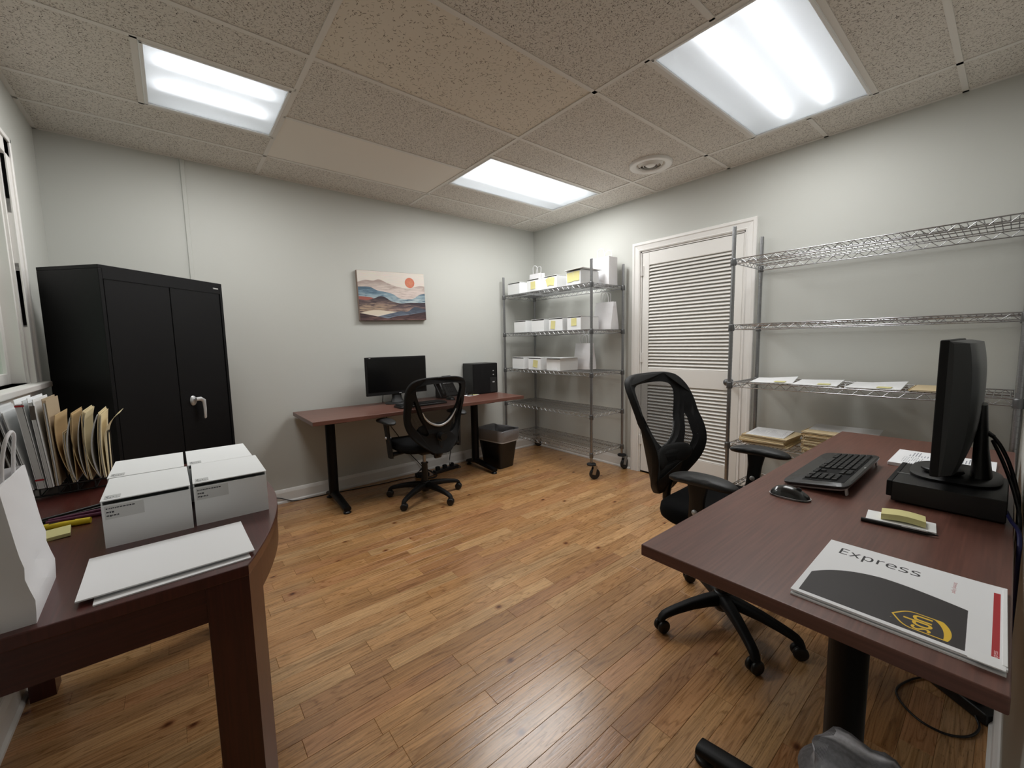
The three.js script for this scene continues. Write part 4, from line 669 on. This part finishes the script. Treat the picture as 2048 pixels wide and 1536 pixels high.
  part('stand_neck', [loft([oval(V(0, 0.01, 0.052), V(1, 0, 0), V(0, 0, 1), 0.062, 0.024, 20, 3), oval(V(0, 0.1, 0.046), V(1, 0, 0), V(0, 0, 1), 0.05, 0.017, 20, 3), oval(V(0, 0.24, 0.04), V(1, 0, 0), V(0, 0, 1), 0.045, 0.012, 20, 3)]), lathe([[0, 0.01], [0.035, 0.01], [0.05, 0.022], [0.047, 0.03], [0, 0.03]], 24).translate(-0.05, 0.0, -0.03)], M.black, mo);
  // cables behind it
  single('video_cable', 'thick black cable with a grey plug looping from the edge-on monitor', 'cable', [tube([V(-1.46, 0.945, 3.668), V(-1.47, 0.925, 3.682), V(-1.48, 0.885, 3.7), V(-1.5, 0.85, 3.712), V(-1.54, 0.815, 3.722), V(-1.58, 0.79, 3.728), V(-1.6, 0.7, 3.7315), V(-1.6, 0.45, 3.7315), V(-1.5, 0.2, 3.73)], 0.0048, 60), tube([V(-1.45, 0.93, 3.668), V(-1.48, 0.88, 3.69), V(-1.53, 0.83, 3.71), V(-1.6, 0.8, 3.722), V(-1.68, 0.76, 3.7315), V(-1.7, 0.6, 3.7315)], 0.0045, 50), cyl(V(-1.445, 0.962, 3.645), V(-1.461, 0.944, 3.669), 0.007, 0.006)], M.black);
  single('network_cable', 'dark blue cable plugged in behind the flat desktop computer', 'cable', tube([V(-1.63, DH + 0.03, 3.708), V(-1.69, DH + 0.026, 3.716), V(-1.76, DH + 0.014, 3.7315), V(-1.82, DH - 0.05, 3.7325), V(-1.8, DH - 0.3, 3.7325)], 0.0045, 40), M.blue);
  const prn = canvasTex(256, 256, (c, w, k) => { c.fillStyle = '#f0f1f3'; c.fillRect(0, 0, w, k); c.fillStyle = 'rgba(90,94,105,.75)'; for (let q = 0; q < 5; q++) for (let r = 0; r < 9; r++) if (rnd() < 0.7) c.fillRect(20 + q * 24 + rnd() * 5, 30 + r * 6, 8 + rnd() * 10, 2); for (let r = 0; r < 24; r++) c.fillRect(150, 40 + r * 8, 20 + rnd() * 70, 2.5); });
  const ls = thing('letter_stack', 'stack of printed white letters behind the edge-on monitor', 'paper', [-1.03, DH, 3.535], 0.0); part('sheets', bx(0.28, 0.012, 0.285, 0, 0.006, 0, 0.001), M.paper, ls); part('top_sheet', slab(0.28, 0.285, 0.001).translate(0, 0.012, 0), std('#ffffff', 0.8, { map: prn }), ls);
  const cd = thing('index_cards', 'white cards under a curled yellow note block beside the pen', 'cards', [-1.847, DH, 3.52], 0.1); part('cards', slab(0.078, 0.142, 0.006, (a, b) => 0.001 * Math.cos(b * 20)), M.paper, cd);
  const nb = thing('note_block', 'curled yellow note block on the white cards', 'note', [-1.845, DH + 0.0075, 3.525], 0.12); part('sheets', slab(0.052, 0.09, 0.016, (a, b) => 0.005 * Math.sin((b + 0.045) / 0.09 * PI), 6, 12), M.yellow, nb);
  const pn = thing('pen', 'black ballpoint pen lying along the white cards', 'pen', [-1.903, DH + 0.0058, 3.52], 0.09); part('barrel', [cyl(V(0, 0, -0.074), V(0, 0, 0.06), 0.0056, 0.0052), cyl(V(0, 0, 0.06), V(0, 0, 0.08), 0.005, 0.0012)], M.black, pn); part('clip', bx(0.0025, 0.0015, 0.05, -0.0035, 0.0052, 0.035), M.silver, pn);
}
// ───────────── the big mailer ─────────────
{
  const ENV = canvasTex(1024, 1110, (c, w, h) => {              // u runs along +z, top is +x
    c.fillStyle = '#f1f2f4'; c.fillRect(0, 0, w, h);
    c.fillStyle = '#2f2a2a'; c.beginPath(); c.moveTo(w * 0.04, h * 0.965); c.lineTo(w * 0.035, h * 0.66); c.bezierCurveTo(w * 0.11, h * 0.54, w * 0.22, h * 0.44, w * 0.4, h * 0.412); c.bezierCurveTo(w * 0.52, h * 0.405, w * 0.68, h * 0.44, w * 0.835, h * 0.484); c.lineTo(w * 0.843, h * 0.965); c.closePath(); c.fill();
    c.fillStyle = '#17171a'; c.font = `${h * 0.15}px sans-serif`; c.textBaseline = 'alphabetic'; c.save(); c.translate(w * 0.085, h * 0.215); c.scale((w * 0.505) / c.measureText('Express').width, 1); c.fillText('Express', 0, 0); c.restore();
    c.fillStyle = '#b01e24'; c.fillRect(w * 0.94, h * 0.115, w * 0.03, h * 0.82);
    c.save(); c.translate(w * 0.964, h * 0.93); c.rotate(-PI / 2); c.fillStyle = '#f2dada'; c.font = `${w * 0.026}px sans-serif`; c.fillText('express', 0, 0); c.restore();
    c.save(); c.translate(w * 0.752, h * 0.13); c.rotate(PI / 2); c.fillStyle = '#a33338'; c.font = `${w * 0.024}px sans-serif`; c.fillText('Extremely Urgent', 0, 0); c.restore();
    // shield turned a quarter: its top towards +u, its letters read downward
    c.save(); c.translate(w * 0.655, h * 0.836); c.rotate(PI / 2); const S = w * 0.135; c.scale(S, S);
    c.fillStyle = c.strokeStyle = '#eec22d'; c.lineJoin = 'round'; c.lineWidth = 0.075;
    c.beginPath(); c.moveTo(-0.78, -0.62); c.lineTo(-0.78, 0.22); c.bezierCurveTo(-0.78, 0.62, -0.4, 0.75, 0, 1.0); c.bezierCurveTo(0.4, 0.75, 0.78, 0.62, 0.78, 0.22); c.lineTo(0.78, -0.85); c.bezierCurveTo(0.3, -1.0, -0.3, -0.95, -0.78, -0.62); c.stroke();
    c.beginPath(); c.moveTo(-0.8, -0.3); c.bezierCurveTo(-0.5, -0.62, 0.1, -0.78, 0.8, -0.74); c.lineTo(0.8, -0.87); c.bezierCurveTo(0.3, -1.05, -0.35, -0.98, -0.8, -0.6); c.closePath(); c.fill();
    c.lineWidth = 0.13; c.lineCap = 'butt'; c.beginPath(); c.moveTo(-0.56, -0.32); c.lineTo(-0.56, 0.1); c.bezierCurveTo(-0.56, 0.32, -0.22, 0.32, -0.2, 0.12); c.lineTo(-0.2, -0.32); c.moveTo(-0.2, 0.1); c.lineTo(-0.2, 0.27); c.stroke();
    c.beginPath(); c.moveTo(-0.03, 0.62); c.lineTo(-0.03, -0.18); c.bezierCurveTo(0.0, -0.36, 0.32, -0.36, 0.32, -0.03); c.bezierCurveTo(0.32, 0.28, 0.08, 0.28, -0.03, 0.2); c.stroke();
    c.lineWidth = 0.11; c.beginPath(); c.moveTo(0.66, -0.24); c.bezierCurveTo(0.5, -0.38, 0.38, -0.2, 0.5, -0.07); c.bezierCurveTo(0.62, 0.02, 0.72, 0.1, 0.62, 0.22); c.bezierCurveTo(0.56, 0.29, 0.46, 0.26, 0.42, 0.2); c.stroke();
    c.restore(); c.fillStyle = '#8a7a3a'; c.fillRect(w * 0.515, h * 0.885, 8, 8);
  });
  const t = thing('mailer', 'large white and dark cardboard mailer reading Express on the desk', 'envelope', [-2.284, DH, 3.574], 0.012);
  const crumple = (a, b) => 0.0015 + 0.0045 * Math.max(0, (b - 0.1) / 0.045) ** 2 * (b > 0.1 ? 1 : 0) * (0.6 + 0.4 * Math.sin(a * 60)) * 0.5;
  part('lower_board', slab(0.322, 0.286, 0.003, () => 0, 2, 2), M.paper, t);
  const g = slab(0.314, 0.288, 0.004, crumple, 20, 20); g.translate(0, 0.004, 0);
  { const p = g.attributes.position, u = g.attributes.uv; for (let i = 0; i < p.count; i++) u.setXY(i, p.getZ(i) / 0.288 + 0.5, p.getX(i) / 0.314 + 0.5); }
  part('cover', g, std('#ffffff', 0.55, { map: ENV }), t);
  part('tear_strip', [slab(0.03, 0.04, 0.002, () => 0, 2, 2).translate(-0.149, 0.0095, 0.122), bx(0.3, 0.003, 0.006, 0.0, 0.011, 0.141, 0.001)], M.paper, t);
}

// ───────────── things on the bow-front table ─────────────
{
  const y = TH;
  single('flat_envelope', 'flat white envelope at the near edge of the bow-front table', 'envelope', slab(0.318, 0.236, 0.003, (a, b) => 0.002 + 0.002 * Math.max(0, b) * 8, 4, 8), M.paper, [-3.431, y + 0.0055, 2.382], 0.02);
  single('flat_envelope', 'white sheet peeking out under the flat envelope on the bow-front table', 'envelope', slab(0.28, 0.22, 0.003, () => 0, 2, 2), M.paper, [-3.424, y, 2.408], 0.035);
  const nb = single('note_block', 'small yellow note block beside the white paper bag', 'note', slab(0.1, 0.078, 0.009, (a, b) => 0.002 * Math.sin(a * 25)), M.yellow, [-3.712, y, 1.986], 0.12);
  const pen = (name, label, cat, p, q, r, m, cap) => { const t = thing(name, label, cat, [0, 0, 0]); part('barrel', cyl(p, q, r, r * 0.96, 14), m, t); if (cap) { const d = q.clone().sub(p).normalize(); part('cap', cyl(q, q.clone().addScaledVector(d, cap[0]), r * 1.08, r * 1.02, 14), cap[1], t); } return t; };
  const hl = pen('highlighter', 'thick yellow highlighter with black print beside the yellow note block', 'highlighter', V(-3.755, y + 0.009, 1.905), V(-3.66, y + 0.009, 1.922), 0.009, M.yellowBright, [0.034, M.yellowBright]);
  part('print', [bx(0.035, 0.0006, 0.006, -3.74, y + 0.0178, 1.908), bx(0.02, 0.0006, 0.005, -3.705, y + 0.0178, 1.914)], M.black, hl);
  pen('pen', 'dark plum pen beside the yellow highlighter', 'pen', V(-3.73, y + 0.0062, 1.862), V(-3.588, y + 0.0062, 1.87), 0.0062, M.plum, [0.02, M.plum]);
  pen('pen', 'dark plum pen, the one farther from the yellow highlighter', 'pen', V(-3.728, y + 0.0062, 1.842), V(-3.6, y + 0.0062, 1.826), 0.0062, M.plum, [0.02, M.plum]);
  pen('pen', 'slim black pen next to the plum pens', 'pen', V(-3.775, y + 0.005, 1.853), V(-3.61, y + 0.005, 1.79), 0.005, M.blackGloss, [0.02, M.black]);
  pen('pen', 'slim black pen, farthest back of the pens on the bow-front table', 'pen', V(-3.772, y + 0.005, 1.824), V(-3.61, y + 0.005, 1.752), 0.005, M.black, [0.02, M.blackGloss]);
  // wire sorter
  const wr = thing('wire_file_sorter', 'black wire file sorter holding mailers and folders', 'file rack', [0, y, 0]);
  const x0 = -3.895, x1 = -3.612, z0 = 1.335, z1 = 1.5, wire = [];
  for (const z of [z0, z1]) for (const h of [0.006, 0.035]) wire.push(cyl(V(x0, h, z), V(x1, h, z), 0.003));
  for (let i = 0; i <= 6; i++) { const x = x0 + (x1 - x0) * i / 6; wire.push(cyl(V(x, 0.006, z0), V(x, 0.006, z1), 0.0025), cyl(V(x, 0.003, z1), V(x, 0.037, z1), 0.0025), cyl(V(x, 0.003, z0), V(x, 0.037, z0), 0.0025)); }
  part('base_wires', wire, M.black, wr);
  for (const [x, zt, ht, lean] of [[-3.73, 1.47, 0.235, -0.025], [-3.618, 1.47, 0.205, 0.004]]) part('divider', tube([V(x, 0.006, zt), V(x + lean * 0.4, ht * 0.5, zt), V(x + lean, ht - 0.012, zt - 0.004), V(x + lean, ht, zt - 0.02), V(x + lean, ht, 1.4), V(x + lean, ht - 0.012, 1.385), V(x + lean * 0.4, ht * 0.5, 1.38), V(x, 0.006, 1.38)], 0.0026, 60, 7), M.black, wr);
  // stiff mailers leaning in the sorter: each a folded board seen by its edges
  const upright = (name, label, cat, group, { x, top, z, h, d, t = 0.006, lean = 0, m = M.paper, bowl = 0, open = 0, red = 0, dark = 0, fan = 0, bottom = 0.04 }) => {
    const o = thing(name, label, cat, [x, y + bottom, z], fan, group);
    const sheetG = (off, th, hh = h, ln = lean, bw = bowl) => { const g = new THREE.BoxGeometry(th, hh, d, 1, 14, 6), p = g.attributes.position; for (let i = 0; i < p.count; i++) { const k = p.getY(i) / hh + 0.5; p.setXYZ(i, p.getX(i) + off * (open ? Math.min(1, k * 4) : 1) + ln * k + bw * 4 * k * (1 - k), k * hh, p.getZ(i)); } g.computeVertexNormals(); return g; };
    part('board', [sheetG(-t / 2, 0.0018, h, lean - open, bowl), sheetG(t / 2, 0.0018, h * 0.985, lean, open ? bowl * 0.3 : bowl)], m, o);
    part('contents', sheetG(0, Math.max(0.001, t - 0.004), h * 0.95), M.paperGrey, o);
    if (red) for (const k of [0.93, 0.1]) part('stripe', bx(t + 0.0028, 0.006, 0.0012, lean * k + bowl * 4 * k * (1 - k), h * k, d / 2 + 0.0004), M.red, o);
    if (dark) part('printed_end', bx(t * 0.9 + 0.002, h * 0.15, 0.0012, lean * 0.86, h * 0.84, d / 2 + 0.0003), M.brownGrey, o);
    return o;
  };
  const GM = 'stiff white mailers leaning in the wire file sorter';
  upright('mailer_upright', 'stiff white mailer against the wall end of the wire file sorter', 'envelope', GM, { x: -3.898, h: 0.295, d: 0.2, z: 1.425, t: 0.007, lean: -0.012 });
  upright('mailer_upright', 'second stiff white mailer from the wall in the wire file sorter', 'envelope', GM, { x: -3.886, h: 0.305, d: 0.21, z: 1.42, t: 0.006, lean: -0.016, dark: 1 });
  upright('mailer_upright', 'dark grey mailer between the leaning white mailers in the wire file sorter', 'envelope', GM, { x: -3.843, h: 0.280, d: 0.2, z: 1.415, t: 0.008, lean: -0.045, m: M.brownGrey });
  upright('mailer_upright', 'thin white mailer leaning beside the dark grey mailer in the wire file sorter', 'envelope', GM, { x: -3.824, h: 0.300, d: 0.205, z: 1.425, t: 0.004, lean: -0.05 });
  upright('mailer_upright', 'thin white mailer leaning beside the red-striped mailer in the wire file sorter', 'envelope', GM, { x: -3.812, h: 0.285, d: 0.205, z: 1.425, t: 0.004, lean: -0.046 });
  upright('mailer_upright', 'thick white mailer with red stripes in the wire file sorter', 'envelope', GM, { x: -3.79, h: 0.322, d: 0.212, z: 1.422, t: 0.019, lean: -0.028, red: 1 });
  upright('mailer_upright', 'white mailer with a grey-brown printed end in the wire file sorter', 'envelope', GM, { x: -3.768, h: 0.325, d: 0.212, z: 1.425, t: 0.012, lean: -0.022, dark: 1 });
  upright('mailer_upright', 'white mailer with a tan face next to the manila folders', 'envelope', GM, { x: -3.752, h: 0.318, d: 0.2, z: 1.42, t: 0.008, lean: -0.008, m: M.tan });
  const GF = 'manila folders standing in the wire file sorter';
  const fol = (label, o) => upright('upright_folder', label, 'folder', GF, { m: M.manila, ...o });
  const fb = { bottom: 0.04, d: 0.225, z: 1.395 };
  fol('tan folder nearest the white mailers, gaping open at the top', { ...fb, x: -3.706, h: 0.255, t: 0.008, bowl: -0.016, lean: 0.004, open: 0.034, m: M.manilaDark });
  fol('thin folded papers tucked inside the first standing folder', { ...fb, x: -3.712, h: 0.19, t: 0.005, bowl: -0.006, lean: -0.012, m: M.manila });
  fol('orange-tan folder gaping open, middle of the standing folders', { ...fb, x: -3.676, h: 0.258, t: 0.006, bowl: -0.015, lean: 0.0, open: 0.02, m: M.manilaDark });
  fol('pale folder with pointed corner, right behind the middle folder', { ...fb, x: -3.667, h: 0.262, t: 0.004, bowl: -0.008, lean: 0.0, m: M.manilaPale });
  fol('pale wide-open folder curling by the last wire divider', { ...fb, x: -3.642, h: 0.255, t: 0.008, bowl: -0.02, lean: 0.01, open: 0.026, m: M.manilaPale });
  fol('cream folder held by the last wire divider, next to the cartons', { ...fb, x: -3.63, h: 0.245, t: 0.004, bowl: -0.006, lean: 0.006, m: M.manilaPale });
  single('loose_sheet', 'curled pale sheet sticking out above the last standing folder', 'paper', (() => { const g = new THREE.BoxGeometry(0.0012, 0.26, 0.16, 1, 20, 2), p = g.attributes.position; for (let i = 0; i < p.count; i++) { const k = p.getY(i) / 0.26 + 0.5; p.setXYZ(i, p.getX(i) - 0.004 + 0.05 * Math.max(0, k - 0.55) ** 2 * 5, k * 0.25 - 0.1 * Math.max(0, k - 0.7) ** 2, p.getZ(i)); } g.computeVertexNormals(); return g; })(), M.manilaPale, [-3.619, y + 0.04, 1.405], 0);
}

// ───────────── waste bin with a clear liner ─────────────
{
  const t = thing('waste_bin', 'black waste bin with a translucent liner at the end of the far desk', 'bin', [-0.875, 0, 0.37], 0.12);
  const ring = (y, a, b, e = 7, n = 36) => oval(V(0, y, 0), V(1, 0, 0), V(0, 0, 1), a, b, n, e);
  part('body', loft([ring(0, 0.098, 0.128), ring(0.004, 0.102, 0.132), ring(0.2, 0.122, 0.16), ring(0.365, 0.14, 0.184), ring(0.375, 0.144, 0.188), ring(0.378, 0.141, 0.185), ring(0.36, 0.135, 0.179), ring(0.2, 0.118, 0.156), ring(0.012, 0.095, 0.126)], true, 0.6), M.black, t);
  const wob = (r, amp, f) => r.map((p, i) => { const k = 1 + amp * Math.sin(i * f + p.y * 40); return V(p.x * k, p.y + amp * 0.5 * Math.sin(i * f * 0.7), p.z * k); });
  part('liner', loft([wob(ring(0.282, 0.138, 0.18), 0.008, 0.7), wob(ring(0.295, 0.141, 0.184), 0.01, 0.9), wob(ring(0.32, 0.144, 0.188), 0.022, 1.3), wob(ring(0.35, 0.147, 0.191), 0.016, 0.8), wob(ring(0.38, 0.149, 0.193), 0.012, 1.1), wob(ring(0.394, 0.145, 0.189), 0.012, 0.7), wob(ring(0.385, 0.132, 0.176), 0.02, 1.2), wob(ring(0.32, 0.127, 0.17), 0.03, 1.9), wob(ring(0.22, 0.114, 0.152), 0.04, 1.4), wob(ring(0.14, 0.09, 0.12), 0.06, 1.6)], false, 1.2), M.liner, t);
  part('liner_hem', loft([wob(ring(0.272, 0.139, 0.181), 0.006, 0.7), wob(ring(0.284, 0.1405, 0.1825), 0.006, 0.7), wob(ring(0.272, 0.1392, 0.1812), 0.006, 0.7)], false, 1), std('#b9b9ba', 0.5, { side: THREE.DoubleSide }), t);
}
// ───────────── cords ─────────────
single('floor_cable', 'thin black cable running along the baseboard under the far desk', 'cable', tube([V(-3.05, 0.075, 0.018), V(-2.85, 0.06, 0.02), V(-2.72, 0.006, 0.03), V(-2.6, 0.0035, 0.04), V(-2.45, 0.0035, 0.055), V(-2.2, 0.0035, 0.09), V(-2.0, 0.0035, 0.115), V(-1.8, 0.0035, 0.12), V(-1.66, 0.0035, 0.16), V(-1.6, 0.0035, 0.22), V(-1.5, 0.0035, 0.2), V(-1.45, 0.0035, 0.15)], 0.0035, 160, 6), M.black);
single('drop_cable', 'black cable hanging from the far desk to the floor by its leg', 'cable', tube([V(-1.19, 0.70, 0.03), V(-1.2, 0.5, 0.035), V(-1.22, 0.3, 0.045), V(-1.27, 0.12, 0.07), V(-1.3, 0.03, 0.11), V(-1.29, 0.005, 0.16), V(-1.22, 0.004, 0.18), V(-1.2, 0.004, 0.13), V(-1.27, 0.006, 0.1)], 0.004, 80, 6), M.black);
single('drop_cable', 'black cable sagging from the far desk behind the office chair', 'cable', tube([V(-1.93, 0.7, 0.06), V(-1.9, 0.56, 0.03), V(-1.8, 0.4, 0.02), V(-1.7, 0.22, 0.022), V(-1.62, 0.12, 0.025), V(-1.55, 0.03, 0.05), V(-1.5, 0.006, 0.1)], 0.004, 60, 6), M.black);
{
  const t = thing('power_strip', 'black power strip with plugs on the floor under the far desk', 'power strip', [-1.38, 0, 0.17], 0.12);
  part('body', bx(0.29, 0.034, 0.05, 0, 0.018, 0, 0.006), M.black, t);
  for (let i = 0; i < 3; i++) part('plug', bx(0.04, 0.035, 0.035, -0.1 + i * 0.085, 0.05, 0, 0.008), M.blackSoft, t);
  const a = thing('power_adapter', 'black power adapter with tangled cords beside the power strip', 'adapter', [-1.64, 0, 0.17], -0.2);
  part('block', bx(0.13, 0.04, 0.06, 0, 0.02, 0, 0.01), M.blackSoft, a);
  part('cord', [0, 1, 2].map((k) => tube([V(-0.05, 0.044, 0.01 * k), V(0.02, 0.06 + 0.01 * k, -0.03), V(0.09, 0.03, 0.03 * k - 0.02), V(0.13, 0.006, 0.04), V(0.08, 0.005, 0.09 + 0.01 * k), V(0, 0.006, 0.08), V(-0.06, 0.02, 0.05), V(-0.04, 0.046, 0.0)], 0.004, 60, 6)), M.black, a);
  single('white_cord', 'short white cord rising from the plugs under the far desk', 'cable', tube([V(-1.33, 0.06, 0.17), V(-1.325, 0.1, 0.14), V(-1.32, 0.15, 0.1), V(-1.315, 0.22, 0.06), V(-1.31, 0.3, 0.03)], 0.003, 30, 6), M.white);
  const s2 = thing('power_strip', 'black power strip on the floor against the wall under the nearer desk', 'power strip', [-1.385, 0, 3.655], 0.9);
  part('body', bx(0.19, 0.04, 0.055, 0, 0.021, 0, 0.006), M.black, s2); for (let i = 0; i < 2; i++) part('plug', bx(0.03, 0.028, 0.03, -0.04 + i * 0.06, 0.05, 0, 0.006), M.blackSoft, s2);
  single('looped_cable', 'black cable looping on the floor under the nearer desk', 'cable', tube([V(-1.33, 0.006, 3.57), V(-1.4, 0.005, 3.53), V(-1.5, 0.005, 3.505), V(-1.56, 0.005, 3.53), V(-1.6, 0.005, 3.58), V(-1.6, 0.005, 3.635), V(-1.56, 0.005, 3.68), V(-1.49, 0.006, 3.7), V(-1.45, 0.012, 3.69)], 0.0036, 90, 7), M.black);
  single('wall_outlet', 'black plug in the wall outlet below the back of the nearer desk', 'plug', [bx(0.05, 0.03, 0.03, -1.66, 0.44, 3.722, 0.006)], M.black);
}

// ───────────── seated person (one knee in view) ─────────────
{
  const joints = [ // [a, b, ra, rb]
    [[-3.02, 0.50, 3.735], [-2.56, 0.497, 3.575], 0.088, 0.068], [[-2.56, 0.497, 3.575], [-2.6, 0.09, 3.6], 0.066, 0.048],
    [[-3.0, 0.50, 3.93], [-2.95, 0.52, 4.36], 0.088, 0.07], [[-2.95, 0.52, 4.36], [-2.98, 0.09, 4.4], 0.066, 0.048],
    [[-3.06, 0.5, 3.74], [-3.06, 0.5, 3.94], 0.1, 0.1], [[-3.08, 0.52, 3.84], [-3.1, 0.66, 3.86], 0.13, 0.12],
  ].map(([a, b, ra, rb]) => [V(...a), V(...b), ra, rb]);
  const N = 72, C = V(-2.84, 0.42, 3.95), S = 0.55, mc = new MarchingCubes(N, M.denim, false, false, 200000); mc.isolation = 0;
  const p = V(0, 0, 0), ab = V(0, 0, 0), ap = V(0, 0, 0);
  for (let k = 0; k < N; k++) for (let j = 0; j < N; j++) for (let i = 0; i < N; i++) {
    p.set((i - N / 2) / (N / 2) * S + C.x, (j - N / 2) / (N / 2) * S + C.y, (k - N / 2) / (N / 2) * S + C.z);
    let d = 1;
    for (const [a, b, ra, rb] of joints) { ab.copy(b).sub(a); ap.copy(p).sub(a); const t = Math.max(0, Math.min(1, ap.dot(ab) / ab.lengthSq())), q = ap.addScaledVector(ab, -t).length() - (ra + (rb - ra) * t); const hh = Math.max(0, 0.04 - Math.abs(d - q)) / 0.04; d = Math.min(d, q) - hh * hh * 0.01; }
    const kn = p.distanceTo(V(-2.56, 0.497, 3.575)); // trouser creases spreading from the knee
    d += 0.0095 * Math.sin(kn * 85 + 5 * Math.atan2(p.z - 3.56, p.y - 0.5)) * Math.exp(-((kn - 0.1) ** 2) / 0.02) + 0.004 * Math.sin(p.x * 70 + p.z * 38 + p.y * 25);
    mc.field[k * N * N + j * N + i] = -d;
  }
  mc.update();
  const g = new THREE.BufferGeometry(); g.setAttribute('position', new THREE.BufferAttribute(mc.positionArray.slice(0, mc.count * 3), 3)); g.setAttribute('normal', new THREE.BufferAttribute(mc.normalArray.slice(0, mc.count * 3), 3));
  g.scale(S, S, S); g.translate(C.x, C.y, C.z);
  const t = thing('person', 'seated person at the bottom edge, one knee in faded dark grey trousers showing', 'person');
  part('trousers', uvm(g), M.denim, t);
  for (const [x, z, a] of [[-2.58, 3.6, 0.3], [-2.93, 4.42, -0.4]]) part('shoe', loft([[-0.1, 0.03, 0.028], [-0.06, 0.037, 0.045], [0.02, 0.042, 0.04], [0.1, 0.045, 0.028], [0.15, 0.03, 0.018]].map(([k, w, h]) => oval(V(x + k * Math.cos(a), h, z - k * Math.sin(a)), V(Math.sin(a), 0, Math.cos(a)), V(0, 1, 0), w, h, 16, 2.8)), true, 1), M.black, t);
  const st = thing('stool', 'plain dark stool under the seated person', 'stool', [-3.06, 0, 3.9]);
  part('seat', bx(0.34, 0.04, 0.34, 0, 0.36, 0, 0.018), M.blackFabric, st);
  for (const sx of [-1, 1]) for (const sz of [-1, 1]) part('leg', cyl(V(sx * 0.14, 0, sz * 0.14), V(sx * 0.12, 0.345, sz * 0.12), 0.014, 0.016), M.blackMetal, st);
}
renderer.render(scene, camera);
